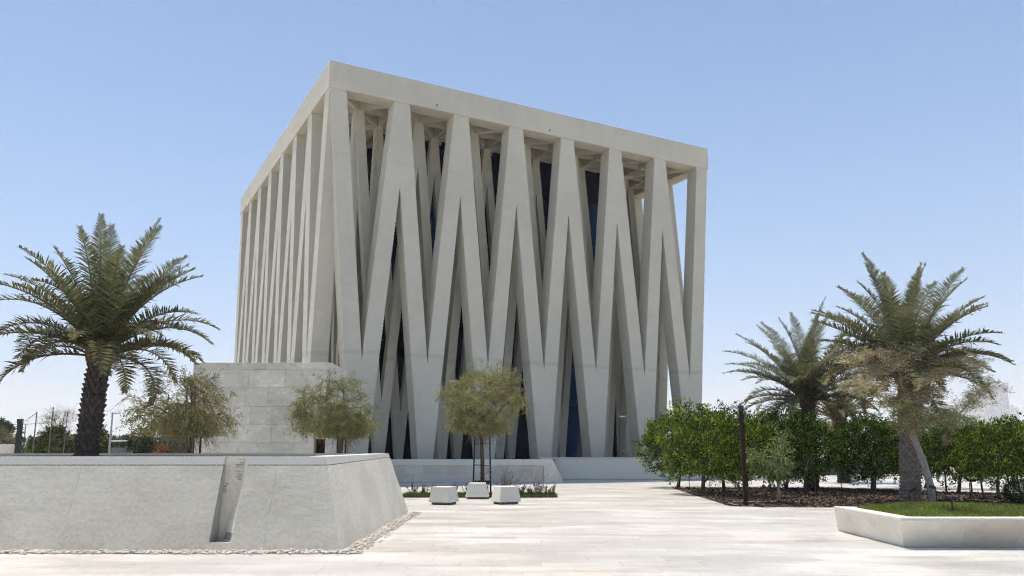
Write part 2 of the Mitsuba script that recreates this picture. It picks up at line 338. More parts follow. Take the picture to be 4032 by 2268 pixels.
# ---------------------------------------------------------------- large battered planter wall at the left
XW, YW, INSET = -2.85, 13.70, .43
kw = thing('planter_wall', 'big sloping rough plastered planter wall with a smooth coping and an engraved recess', 'wall')
XA = -12.5
def front(i=0.0):
    return hull([(XA, YW + i, 0), (XW - i, YW + i, 0), (XA, YW + INSET + i, 1.7 * INSET / INSET), (XW - INSET - i, YW + INSET + i, 1.7), (XA, YW + .82, 0), (XW - .82, YW + .82, 0), (XA, YW + .82, 1.7), (XW - .82, YW + .82, 1.7)])
def right(i=0.0):
    return hull([(XW - i, YW + i, 0), (XW - INSET - i, YW + INSET + i, 1.7), (XW - .82, YW + .82, 0), (XW - .82, YW + .82, 1.7),
                 (XW - .01 - i, 22.6 - i, 0), (XW - INSET - i, 21.2 - i, 1.7), (XW - .82, 21.9, 0), (XW - .82, 20.9, 1.7)])
def cut(m, z0, s0, z1, s1):        # keep between two planes z = z0 + s (y - 14.13)
    n = lambda s: np.array([0, -s, 1.0]) / math.hypot(1, s)
    m = m.trim_by_plane(tuple(n(s0)), float((z0 - s0 * 14.13) / math.hypot(1, s0)))
    return m.trim_by_plane(tuple(-n(s1)), float(-(z1 - s1 * 14.13) / math.hypot(1, s1)))
slot = hull([(-5.07, 13.0, .155), (-4.70, 13.0, .155), (-5.0, 13.0, 1.8), (-4.60, 13.0, 1.8), (-5.07, 14.16, .155), (-4.70, 14.16, .155), (-5.0, 14.16, 1.8), (-4.60, 14.16, 1.8)])
body = cut(front(), -.01, 0, 1.412, 0)
bounds = [XA - 1, -7.45, -4.05, XW + 1]
for a, b in zip(bounds[:-1], bounds[1:]):
    s = hull([(x - .11 + (.0015 if x == a else -.0015) + q * .11, y, 2 * q - .1) for x in (a, b) for y in (10, 18) for q in (0, 1)]) if True else None
    m = body ^ s
    m = m - slot
    part(kw, 'wall_panel', tm(m), PLASTER)
part(kw, 'joint_core', tm((cut(front(.05), -.01, 0, 1.43, 0)) - slot), JOINT_AND_SHADE)
part(kw, 'coping', tm(cut(front(), 1.424, 0, 1.565, 0) - slot), COPING)
part(kw, 'side_panel', tm(cut(right(), -.01, 0, 1.412, .0141)), PLASTER_S, label='smoother side face of the wall turning away to the right')
part(kw, 'joint_core', tm(cut(right(.05), -.01, 0, 1.43, .0141)), JOINT_AND_SHADE)
part(kw, 'side_coping', tm(cut(right(), 1.424, .0141, 1.565, .0071)), COPING)
part(kw, 'back_wall', box(-17, -3.4, 21.55, 21.9, 0, 1.555), JOINT_AND_SHADE)  # inner face lies in shade, put into its dark colour
part(kw, 'back_coping', box(-17, -3.42, 21.53, 22.2, 1.56, 1.62), COPING)
LB, LT, RT_, RB = (-5.0, 14.13, .155), (-5.005, 14.13, 1.565), (-4.605, 14.13, 1.565), (-4.70, 13.745, .155)
LB0, RB0 = (-5.07, 14.13, .155), (-4.70, 14.16, .155)
fold = m3.Manifold.batch_hull([hull([LB0, LT, RT_, (-5.07, 14.16, .155), (-5.005, 14.16, 1.565), RB0, (-4.605, 14.16, 1.565)])])
wedge = hull([LB, RT_, RB, RB0, (-4.605, 14.16, 1.565), (-5.0, 14.16, .155)])
sp = part(kw, 'sign_panel', tm(fold + wedge), PLASTER_S, label='smooth engraved panel folded into the recess of the wall')
lb, rb, rt = np.array(LB), np.array(RB), np.array(RT_)
nw = np.cross(rb - lb, rt - lb); nw /= np.linalg.norm(nw); nw = nw * (1 if nw[1] < 0 else -1)
def wpt(q, z):      # point on the folded lower face: q from 0 (left) to 1 (right edge), height z
    t = (z - .155) / 1.41; a = lb + (rt - lb) * t; b = rb + (rt - rb) * t; return a + (b - a) * q
vs = []
for i in range(6):
    q = .24 + .125 * i
    c = [wpt(q, .175), wpt(q + .07, .175), wpt(q + .135, .30), wpt(q + .065, .30)]
    vs.append(tm(hull([p + nw * e for p in c for e in (-.002, .0015)])))
for v in vs: part(sp, 'vent_slot', v, DARK)
part(kw, 'recess_side', tm(hull([(-5.069, 13.748, .157), (-5.064, 13.748, .157), (-5.069, 14.15, .157), (-5.064, 14.15, .157), (-5.004, 14.065, 1.41), (-4.999, 14.065, 1.41), (-5.004, 14.15, 1.41), (-4.999, 14.15, 1.41)])), bsdf('mat_recess_shade', pr((.36, .345, .31), .85, .2)))  # shaded side of the slot, its shade painted as a darker tone
ink = bsdf('mat_engraved', pr((.16, .155, .145), .9, .1))
def upright(m, x, z, y=14.1275):
    v = np.array(m.vertices); return trimesh.Trimesh(np.column_stack([x + v[:, 0], y - v[:, 2] + .0015, z + v[:, 1]]), m.faces, process=False)
def strokes(lines, h, w=.12):
    g = unary_union([LineString(l).buffer(w, 4) if len(l) > 1 else Point(l[0]).buffer(w * 1.3, 4) for l in lines])
    ms = [extrude(q, .0015) for q in getattr(g, 'geoms', [g])]
    m = cat(ms); m.apply_scale([h, h, 1]); return m
KAF = [[(0, .1), (.9, .1), (.95, .35), (.45, .62), (.95, 1.05)]]; NUN = [[(0, .1), (.4, .1)], [(.4, .1), (.4, .42)], [(.4, .72)]]
YA = [[(0, .1), (.4, .1), (.4, .42)], [(.2, -.22)], [(.4, -.22)]]; SIN = [[(-.3, .35), (-.3, -.2), (.1, -.2), (.15, .35), (.15, .1), (.4, .1), (.4, .35), (.4, .1), (.65, .1), (.65, .38)]]
SINM = [[(0, .1), (.9, .1)], [(.15, .1), (.15, .35)], [(.45, .1), (.45, .35)], [(.8, .1), (.8, .4)]]
MIM = [[(0, .1), (.3, .1), (.3, .4), (.6, .4), (.6, .05), (.3, .1)]]; JIM = [[(0, .1), (.7, .1), (.55, .42), (.1, .45)], [(.4, -.2)]]; DAL = [[(0, .1), (.4, .1), (.4, .45), (.2, .62)]]
TAM = [[(0, .1), (.35, .1), (.4, .45), (.1, .5), (0, .1)], [(.1, .75)], [(.32, .75)]]
HB = {'b': [[(0, 0), (.6, 0)], [(.45, 0), (.45, .7), (.05, .7)]], 'y': [[(.15, .7), (.25, .7), (.25, .4)]], 't': [[(.0, 0), (.1, 0), (.1, .7), (.55, .7), (.55, 0)]], 'k': [[(.05, 0), (.5, 0), (.5, .7), (.05, .7)]],
      'n': [[(.05, 0), (.35, 0), (.35, .7), (.2, .7)]], 's': [[(.1, .7), (.55, .7), (.5, .1), (.3, 0), (.12, .1), (.08, .7)]], 'm': [[(.05, 0), (.15, .65), (.5, .7), (.55, 0), (.3, 0)]], 'g': [[(.3, .7), (.4, .6), (.4, 0)], [(.4, .2), (.1, 0)]], 'd': [[(0, .7), (.6, .7)], [(.48, .7), (.48, 0)]], 'h': [[(0, .7), (.55, .7), (.55, 0)], [(.1, .4), (.1, 0)]], ' ': []}
PIC = {'up': [[(.4, 0), (.4, 1)], [(.1, .65), (.4, 1), (.7, .65)]], 'right': [[(0, .5), (.9, .5)], [(.6, .2), (.9, .5), (.6, .8)]], 'left': [[(0, .5), (.9, .5)], [(.3, .2), (0, .5), (.3, .8)]], 'ramp': [[(.1, .9), (.8, .1)]], 'rise': [[(.1, .1), (.8, .9)]],
       'house': [[(.1, 0), (.1, .55), (.45, .95), (.8, .55), (.8, 0), (.1, 0)]], 'star': [[(.1, .75), (.8, .75), (.45, .1), (.1, .75)]], 'moon': [[(.6, .9), (.25, .75), (.15, .45), (.25, .15), (.6, .05)]], 'cross': [[(.45, 0), (.45, 1)], [(.15, .65), (.75, .65)]]}
def row(items, step):
    out, x = [], 0.0
    for it in items:
        out += [[(a + x, b) for a, b in l] for l in it]; x += step
    return out
def words(items, widths):
    out, x = [], 0.0
    for it, w in zip(items, widths):
        out += [[(a + x, b) for a, b in l] for l in it]; x += w
    return out
text = []
def line(m, x0, x1, z):            # fits a line of lettering between x0 and x1 keeping its height
    x0, x1 = x0 - .015, x1 - .015; b = m.bounds; m = m.copy(); m.apply_translation((-b[0][0], 0, 0)); m.apply_scale([(x1 - x0) / (b[1][0] - b[0][0]), 1, 1]); text.append(upright(m, x0, z))
line(strokes(row([PIC['star'], PIC['house'], PIC['ramp'], PIC['up']], 1.35), .026), -4.781, -4.655, 1.500)
line(strokes(words([SIN, YA, NUN, KAF], [.75, .45, .45, 1]), .030), -4.745, -4.660, 1.456)
line(meshkit.text_mesh('Synagogue', .028, .0015, True), -4.815, -4.666, 1.413)
line(strokes(words([HB[c] for c in 'tsnk tyb'], [.7] * 8), .032, .09), -4.807, -4.672, 1.368)
line(strokes(row([PIC['moon'], PIC['house'], PIC['ramp'], PIC['right']], 1.35), .026), -4.822, -4.689, 1.296)
line(strokes(words([DAL, JIM, SINM, MIM], [.5, .75, .95, .6]), .030), -4.781, -4.698, 1.252)
line(meshkit.text_mesh('Mosque', .028, .0015, True), -4.804, -4.702, 1.207)
line(strokes(words([HB[c] for c in 'dgsm'], [.7] * 4), .032, .09), -4.777, -4.706, 1.164)
line(strokes(row([PIC['left'], PIC['rise'], PIC['house'], PIC['cross']], 1.35), .026), -5.022, -4.905, 1.092)
line(strokes(words([TAM, SINM, YA, NUN, KAF], [.5, .95, .45, .45, 1]), .030), -5.036, -4.949, 1.047)
line(meshkit.text_mesh('Church', .028, .0015, True), -5.036, -4.951, 1.002)
line(strokes(words([HB[c] for c in 'hyysnk'], [.65, .4, .4, .7, .5, .6]), .032, .09), -5.036, -4.949, .958)
part(sp, 'lettering', cat(text), ink, label='engraved place names and direction pictograms in three scripts')
k = thing('planter_soil', 'dark soil bed inside the big planter wall', None, kind='structure')
put(k, sheet([(-16.9, 14.5), (-3.64, 14.5), (-3.64, 21.56), (-16.9, 21.56)], 1.33), MULCH)

def pebbles(n, fn, seed, r0=.018, r1=.045):
    g = np.random.default_rng(seed); base = trimesh.creation.icosphere(subdivisions=1); vs, fs, o = [], [], 0
    bv, bf = np.array(base.vertices), np.array(base.faces)
    for i in range(n):
        x, y, z = fn(g); s = g.uniform(r0, r1) * np.array([g.uniform(.9, 1.6), g.uniform(.7, 1.1), g.uniform(.45, .75)])
        v = bv * (1 + g.normal(0, .10, (len(bv), 1))) * s; a, b = g.uniform(0, 6.28), g.normal(0, .35)
        Rz = np.array([[math.cos(a), -math.sin(a), 0], [math.sin(a), math.cos(a), 0], [0, 0, 1]]); Rx = np.array([[1, 0, 0], [0, math.cos(b), -math.sin(b)], [0, math.sin(b), math.cos(b)]])
        vs.append(v @ (Rz @ Rx).T + (x, y, z + s[2] * .6)); fs.append(bf + o); o += len(bv)
    return trimesh.Trimesh(np.vstack(vs), np.vstack(fs), process=False)
def peb_fn(g):
    if g.random() < .52: return g.uniform(-10.5, -2.5), 13.72 - abs(g.normal(0, .10)) - .01, max(0, g.normal(.004, .012))
    y = g.uniform(13.5, 22.6); return -2.84 + abs(g.normal(0, .12)) + .02, y, max(0, g.normal(.006, .014))
PEB = bsdf('mat_pebble', pr((.50, .48, .44), .75, .25))
k = thing('pebble_strip', 'loose white pebbles along the foot of the big sloping wall', 'pebbles', kind='stuff')
put(k, pebbles(4600, peb_fn, 3, .012, .030), PEB, smooth=True)
put('gravel_strip', pebbles(700, lambda g: (g.uniform(2.95, 15), g.uniform(50.25, 50.64), 0), 4, .03, .06), PEB, smooth=True)

# ---------------------------------------------------------------- stools
def stool(name, label, x, y, a, wb, wt, h):
    k = thing(name, label, 'stool', 'cast stone stools')
    b, t, c = wb / 2, wt / 2, .012
    pts = []
    for sx in (1, -1):
        for sy in (1, -1):
            for w, z in ((b, .075), (b, .09), (t, h - c), (t - c, h)):
                pts += [(sx * (w - c), sy * w, z), (sx * w, sy * (w - c), z)]
    part(k, 'seat_block', rot_z(tm(hull(pts)), a).apply_translation((x, y, 0)), STOOL)
    part(k, 'recessed_base', rot_z(box(-b + .08, b - .08, -b + .08, b - .08, 0, .0745), a).apply_translation((x, y, 0)), bsdf('mat_recessed_base', pr((.12, .115, .105), .8, .2)) if 'mat_recessed_base' not in scene else 'mat_recessed_base')
    return k
stool('stool', 'left one of the three pale tapered stools, corner turned forward', -2.20, 26.35, math.radians(-22), .74, .58, .56)
stool('stool', 'rearmost of the three pale tapered stools, in front of the staked tree', -1.26, 29.6, 0, .84, .60, .56)
stool('stool', 'right one of the three pale tapered stools, in front of the bare shrub', -.20, 26.55, math.radians(24), .76, .60, .56)
stool('stool', 'distant white stool seen between the citrus trunks', 19.6, 47.2, .1, .84, .70, .62)

# ---------------------------------------------------------------- right planter with lawn
k = thing('lawn_planter', 'low seat height limestone planter with undercut sides holding a green lawn', 'planter')
PT = [(6.70, 14.10), (13.0, 14.05), (13.0, 14.6), (10.6, 15.3), (6.80, 17.22)]
PBm = [(6.88, 14.46), (12.8, 14.44), (12.8, 14.6), (10.4, 15.3), (6.96, 17.50)]
HP = .52
solid = hull([(x, y, HP - .04) for x, y in PT] + [(x, y, 0) for x, y in PBm])
inner = hull([(x, y, z) for x, y in ((7.05, 14.45), (12.7, 14.4), (12.7, 14.5), (10.4, 15.05), (7.1, 16.75)) for z in (.1, 1)])
shell = solid - inner
cutsx = [6.0, 7.86, 8.83, 9.80, 10.77, 11.74, 13.5]
left_half = hull([(6, 14.47, -1), (6, 14.47, 1), (7.04, 14.47, -1), (7.04, 14.47, 1), (6, 18, -1), (7.04, 18, -1), (6, 18, 1), (7.04, 18, 1)])
side = shell ^ left_half
for a, b in ((14.0, 15.66), (15.664, 18)): part(k, 'side_stone', tm(side ^ hull([(x, y, z) for x in (5, 8) for y in (a, b) for z in (-1, 1)])), LIME)
rest = shell - left_half
for i, (a, b) in enumerate(zip(cutsx[:-1], cutsx[1:])):
    m = rest ^ hull([(x, y, z) for x in (a + .0015, b - .0015) for y in (10, 20) for z in (-1, 1)])
    if m.num_tri(): part(k, 'front_stone', tm(m), [LIME, *LIME_V][(0, 2, 1, 0, 1, 0)[i]])
po = Polygon(PT); pi_ = Polygon([(7.02, 14.42), (12.75, 14.38), (12.75, 14.52), (10.45, 15.08), (7.08, 16.8)])
m = extrude(po.buffer(.004).difference(pi_), .038); m.apply_translation((0, 0, HP - .038)); part(k, 'coping', m, COPING)

def blades(n, fn, seed, h0, h1, w, c0, c1, lean=.35):
    g = np.random.default_rng(seed); P = np.array([fn(g) for _ in range(n)]); a = g.uniform(0, 6.283, n); h = g.uniform(h0, h1, n)
    d = np.column_stack([np.cos(a), np.sin(a)]); t = np.column_stack([-d[:, 1], d[:, 0]]) * w / 2
    l = d * (h * g.uniform(0, lean * 2, n))[:, None]
    v = np.stack([np.column_stack([P[:, :2] + t, P[:, 2]]), np.column_stack([P[:, :2] - t, P[:, 2]]), np.column_stack([P[:, :2] + l, P[:, 2] + h])], 1).reshape(-1, 3)
    f = np.arange(3 * n).reshape(-1, 3); q = g.random(n)[:, None]; c = np.repeat(np.array(c0) * (1 - q) + np.array(c1) * q, 3, 0)
    return trimesh.Trimesh(v, f, process=False), c
def soft(mesh, c, key, mat):
    v = np.array(mesh.vertices); f = .62 + .76 * meshkit.fbm(np.column_stack([v[:, 0] * 1.6, v[:, 1] * 1.6, v[:, 2] * 0]), 3); put(key, mesh, mat, color=np.clip(c * f[:, None], 0, 1))
k = thing('planter_lawn', 'thick green grass growing in the limestone planter at the right', 'lawn', kind='stuff')
lawn_poly = pi_
def lawn_h(x, y): return .50 + .13 * max(0.0, min(1.0, (y - 14.42) * .9, (x - 7.0) * 1.0))
def lawn_fn(g):
    while True:
        x, y = g.uniform(7.0, 10.8), g.uniform(14.35, 16.85)
        if lawn_poly.contains(Point(x, y)): return x, y, lawn_h(x, y) - .01
m, c = blades(34000, lawn_fn, 8, .03, .085, .012, (.10, .145, .03), (.30, .345, .10)); soft(m, c, k, LEAF)
k = thing('planter_earth', 'earth under the planter lawn', None, kind='structure')
gx, gy = np.meshgrid(np.linspace(7.03, 10.7, 24), np.linspace(14.42, 16.8, 16)); e = sheet(list(pi_.exterior.coords)[:-1], .49)
gx = np.array([(x, y, lawn_h(x, y) - .015) for x in np.linspace(7.06, 10.6, 30) for y in np.linspace(14.45, 16.7, 22) if pi_.buffer(-.02).contains(Point(x, y))])
from scipy.spatial import Delaunay
e = cat([e, trimesh.Trimesh(gx, Delaunay(gx[:, :2]).simplices, process=False)])
put(k, e, bsdf('mat_earth', two(pr((.045, .05, .02), .95, .1))))

# ---------------------------------------------------------------- grass strip with young plants
k = thing('grass_bed', 'dark soil strip bed behind the stools', None, kind='structure')
GB = [(-4.2, 30.2), (1.70, 30.2), (1.62, 33.6), (-4.2, 33.6)]
put(k, sheet(GB, .004), MULCH)
k = thing('grass_strip', 'narrow strip of clipped grass edging behind the three stools', 'grass', kind='stuff')
m, c = blades(15000, lambda g: (g.uniform(-4.2, 1.69), 30.22 + 2.2 * g.random() ** 1.6, .004), 9, .06, .16, .02, (.05, .085, .015), (.16, .20, .06)); soft(m, c, k, LEAF)

# ---------------------------------------------------------------- vegetation helpers
def leaf_cloud(P, D, L, Wd, g, c0, c1, fold=.25, tri=False, var=None):
    """leaves at points P pointing along D: folded four-triangle blades, coloured per leaf."""
    n = len(P); D = D / (np.linalg.norm(D, axis=1, keepdims=True) + 1e-9)
    r = g.normal(size=(n, 3)); r[:, 2] *= .35; S = np.cross(D, np.cross(D, r) + 1e-6) * 0 + np.cross(D, r); S /= np.linalg.norm(S, axis=1, keepdims=True) + 1e-9
    Nn = np.cross(S, D); L = np.broadcast_to(L, (n,))[:, None]; w = np.broadcast_to(Wd, (n,))[:, None] / 2
    if tri:
        v = np.stack([P, P + D * L * .45 + S * w, P + D * L, P + D * L * .45 - S * w], 1).reshape(-1, 3)
        b = np.arange(n)[:, None] * 4; f = np.vstack([b + [0, 1, 2], b + [0, 2, 3]]); m = 4
    else:
        v = np.stack([P, P + D * L * .5 + S * w + Nn * w * fold * 2, P + D * L, P + D * L * .5 - S * w + Nn * w * fold * 2, P + D * L * .55], 1).reshape(-1, 3)
        b = np.arange(n)[:, None] * 5; f = np.vstack([b + [0, 1, 4], b + [1, 2, 4], b + [4, 2, 3], b + [0, 4, 3]]); m = 5
    q = g.random(n) if var is None else var
    c = np.array(c0) * (1 - q[:, None]) + np.array(c1) * q[:, None]
    return trimesh.Trimesh(v, f, process=False), np.repeat(c, m, 0)
def curve(a, b, bend, n=6):
    t = np.linspace(0, 1, n)[:, None]; return np.array(a) * (1 - t) + np.array(b) * t + np.array(bend) * (4 * t * (1 - t))

def feathery_tree(seed, h_fork, crown_c, crown_r, trunk_r=.09, limbs=7, leaves=15000, c0=(.10, .10, .035), c1=(.26, .235, .10), base=(0, 0), droop=.12, twig_c=(.16, .13, .085), leaf_len=.105, hollow=.0, sway=.10, bare=0.0, leaf_w=.034, flat=1.0, nb=9, nt=11):
    """trunk, limbs and twigs as tubes; drooping feathery leaf sprays on the twigs"""
    g = np.random.default_rng(seed); wood, fine = [], []; cc, cr = np.array(crown_c, float), np.array(crown_r, float)
    fork = np.array([g.normal(0, sway * .5), g.normal(0, sway * .5), h_fork]) + [base[0] * 0, 0, 0]
    wood.append(tube(curve((0, 0, 0), fork, (g.normal(0, .03), g.normal(0, .03), 0)), np.linspace(trunk_r * 1.2, trunk_r, 6), 8))
    tips, dirs = [], []
    for i in range(limbs):
        az = 2 * np.pi * (i + g.uniform(-.3, .3)) / limbs; el = math.asin(g.uniform(-.42, .97)) if i else 1.4
        rr = g.uniform(.55, .76)
        end = cc + cr * rr * np.array([math.cos(az) * math.cos(el), math.sin(az) * math.cos(el), math.sin(el)])
        L = curve(fork, end, (g.normal(0, .12), g.normal(0, .12), .18 * flat), 8); r0 = trunk_r * g.uniform(.42, .6)
        wood.append(tube(L, np.linspace(r0, .012, 8), 6))
        for s in range(nb):
            t = g.uniform(.22, 1.0); p = L[min(7, int(t * 7))]
            out = (p - cc) / cr; out /= np.linalg.norm(out) + 1e-6
            d = out * .8 + g.normal(0, .75, 3); d /= np.linalg.norm(d)
            tgt = cc + cr * g.uniform(.62, .88) * ((p + d * cr.mean() * .75 - cc) / cr / max(1e-6, np.linalg.norm((p + d * cr.mean() * .75 - cc) / cr)))
            B = curve(p, p + (tgt - p) * g.uniform(.7, 1.0), g.normal(0, .08, 3), 6)
            wood.append(tube(B, np.linspace(max(.012, r0 * .35), .006, 6), 5))
            for q in range(nt):
                b0 = B[g.integers(1, 6)]; out = (b0 - cc) / cr; out /= np.linalg.norm(out) + 1e-6
                d = out * .55 + g.normal(0, .6, 3); d[2] -= .1; d /= np.linalg.norm(d); ln = g.uniform(.25, .62) * cr.mean() / 1.6
                C = curve(b0, b0 + d * ln + [0, 0, -droop * ln], (0, 0, .06), 5)
                fine.append(tube(C, np.linspace(.009, .004, 5), 3, False)); tips.append(C)
    Cs = np.array(tips); n = len(Cs); per = max(1, leaves // n)
    keep = g.random(n) >= bare
    idx = np.repeat(np.arange(n)[keep], per); t = g.uniform(.1, 1.08, len(idx)) * 4; i0 = np.clip(t.astype(int), 0, 3); fr = (t - i0)[:, None]
    P = Cs[idx, i0] * (1 - fr) + Cs[idx, i0 + 1] * fr; D = Cs[idx, i0 + 1] - Cs[idx, i0]; D /= np.linalg.norm(D, axis=1, keepdims=True)
    P = P + g.normal(0, .05, P.shape); D = D * .7 + g.normal(0, .65, D.shape); D[:, 2] -= .15
    rad = np.linalg.norm((P - cc) / cr, axis=1); ok = ((rad > .55) | (g.random(len(P)) < .3)) & (P[:, 2] > h_fork + (.06 if h_fork > 1.9 else -.2)); P, D, idx = P[ok], D[ok], idx[ok]
    tone = np.clip(g.random(n)[idx] ** 1.3 * .75 + g.random(len(idx)) * .25, 0, 1)
    lv, lc = leaf_cloud(P, D, g.uniform(.6, 1.3, len(P)) * leaf_len, leaf_w, g, c0, c1, tri=True, var=tone)
    W = cat(wood); F = cat(fine)
    return W, F, lv, lc, twig_c
def moved(m, x, y, z=0, s=1.0, a=0.0):
    m = m.copy(); rot_z(m, a); m.apply_scale(s); m.apply_translation((x, y, z)); return m
BARK = bsdf('mat_bark', bump(lambda p, n, uv: FB(p.x * 30, p.y * 30, p.z * 9, octaves=3), .006, pr(tex(lambda p, n, uv: MIX((.05, .038, .028), (.15, .12, .09), FB(p.x * 22, p.y * 22, p.z * 7))), .9, .15)))
BARK_G = bsdf('mat_pale_bark', bump(lambda p, n, uv: FB(p.x * 26, p.y * 26, p.z * 10, octaves=3), .004, pr(tex(lambda p, n, uv: MIX((.17, .15, .13), (.33, .30, .27), FB(p.x * 18, p.y * 18, p.z * 6))), .9, .15)))
TWIGW = bsdf('mat_twig_wood', pr((.20, .165, .11), .9, .15))
TWIGP = bsdf('mat_pale_twig', pr((.46, .39, .30), .9, .15))
def plant_feathery(name, label, catg, x, y, z, group=None, wood=None, fine=None, leaf=None, **kw):
    W, F, lv, lc, _ = feathery_tree(**kw); k = thing(name, label, catg, group)
    part(k, 'trunk', moved(W, x, y, z), wood or BARK, smooth=40); part(k, 'twigs', moved(F, x, y, z), fine or TWIGW); part(k, 'crown', moved(lv, x, y, z), leaf or TWIG, color=lc)
    return k

# ---------------------------------------------------------------- the three feathery trees in front of the building
GT = 'feathery round headed trees in front of the building'
plant_feathery('feathery_tree', 'wispy feathery tree with thick forked trunk overlapping the left edge of the stone block', 'tree', -12.05, 30, 0, GT, seed=11, h_fork=2.2, crown_c=(-.30, 0, 3.45), crown_r=(2.65, 2.2, 1.58), trunk_r=.16, limbs=11, leaves=21000, c0=(.12, .135, .045), c1=(.39, .37, .19), droop=.3)
plant_feathery('feathery_tree', 'feathery green tree overlapping the right edge of the stone block', 'tree', -7.05, 33, 0, GT, seed=23, h_fork=2.2, crown_c=(-.35, 0, 3.45), crown_r=(2.3, 1.9, 1.55), trunk_r=.10, limbs=11, leaves=26000, c0=(.12, .145, .04), c1=(.38, .375, .17))
k3 = plant_feathery('feathery_tree', 'feathery tree held by black stakes behind the three stools', 'tree', -1.20, 32.5, 0, GT, seed=35, h_fork=2.35, crown_c=(.12, 0, 3.60), crown_r=(2.15, 1.9, 1.72), trunk_r=.075, limbs=11, leaves=29000, c0=(.14, .155, .045), c1=(.43, .42, .20))
def stake_set(label, x, y, dx, h, rails, lean=.06, mat=BLACK, r=.035):
    k = thing('tree_stakes', label, 'tree stake')
    for s in (-1, 1): part(k, 'stake', tube([(x + s * dx, y - .25 * (s > 0), 0), (x + s * (dx - lean), y - .1, h)], [r, r * .85], 8), mat)
    for z in rails: part(k, 'tie', tube([(x - dx + .04, y - .12, z + .02), (x, y - .1, z - .01), (x + dx - .04, y - .16, z)], .012, 5), mat)
    return k
stake_set('pair of black wooden stakes with ties around the trunk behind the stools', -1.20, 32.5, .36, 2.3, (1.15, 2.0))
stake_set('brown wooden stakes beside the thick trunk left of the stone block', -11.75, 29.9, .28, 2.3, (), .08, WOOD, .045)
stake_set('thin brown stakes beside the tree at the right edge of the stone block', -6.95, 32.9, .2, 2.4, (), .03, WOOD, .03)
k = thing('root_clamp', 'black bracket with four blades at the foot of the staked tree', 'bracket')
part(k, 'blades', cat([rot_z(box(.06, .30, -.03, .03, .42, .55), a).apply_translation((-1.20, 32.4, 0)) for a in (.25, 2.9, -.25, 3.5)]), BLACK)

def bare_shrub(name, label, x, y, h, seed, spread, wood=TWIGW, n=15, catg='shrub', r0=.012):
    g = np.random.default_rng(seed); m = []
    for i in range(n):
        a, el = g.uniform(0, 6.28), g.uniform(.75, 1.45); L = h * g.uniform(.65, 1.0) / math.sin(max(el, .9)); d = np.array([math.cos(a) * math.cos(el) * spread, math.sin(a) * math.cos(el) * spread, math.sin(el)])
        C = curve((0, 0, 0), d * L, g.normal(0, .04, 3), 6); m.append(tube(C, np.linspace(r0, .004, 6), 4, False))
        for j in range(6):
            p = C[g.integers(2, 6)]; dd = d + g.normal(0, .5, 3); dd[2] = abs(dd[2]); m.append(tube(curve(p, p + dd * L * .28, g.normal(0, .02, 3), 4), np.linspace(.006, .0025, 4), 3, False))
    k = thing(name, label, catg); part(k, 'branches', moved(cat(m), x, y), wood); return k
bare_shrub('bare_shrub', 'leafless grey shrub rising behind the right stool', -.20, 31.2, 1.02, 3, 1.1, n=18)
bare_shrub('bare_shrub', 'sparse leafless shrub at the right part of the grass strip', .95, 31.4, 1.12, 4, .9, n=9, wood=TWIGP)
def young_plant(x, y, h, seed, label):
    g = np.random.default_rng(seed); P, D, st = [], [], []
    for i in range(9):
        a, el = g.uniform(0, 6.28), g.uniform(.8, 1.5); d = np.array([math.cos(a) * math.cos(el), math.sin(a) * math.cos(el), math.sin(el)]); L = h * g.uniform(.6, 1)
        C = curve((g.normal(0, .06), g.normal(0, .06), 0), d * L, (0, 0, 0), 5); st.append(tube(C, [.006] * 5, 3, False))
        for q in range(24):
            t = g.uniform(.15, 1); P.append(C[0] * (1 - t) + C[-1] * t); D.append(d * .8 + g.normal(0, .5, 3))
    k = thing('young_plant', label, 'plant', 'young plants, ' + ' '.join(label.split()[-6:]))
    m, c = leaf_cloud(np.array(P), np.array(D), .075, .022, g, (.03, .04, .02), (.14, .15, .06), tri=True)
    part(k, 'stems', moved(cat(st), x, y), TWIGW); part(k, 'leaves', moved(m, x, y), LEAF, color=c)
g = np.random.default_rng(77)
for i, x in enumerate((-3.95, -3.45, -3.05, -2.65, -2.25, -1.75, -1.45, -1.0, -.45, .15, .40, .72, 1.00, 1.32, 1.58)):
    young_plant(x, g.uniform(31.4, 32.8), g.uniform(.32, .62), 100 + i, ('small upright plant in the grass strip left of the left stool', 'small dark plant in the grass strip between left and rear stools', 'small dark plant in the grass strip between rear and right stools', 'small upright plant in the grass strip right of the right stool')[(x > -2.4) + (x > -1.3) + (x > .1)])

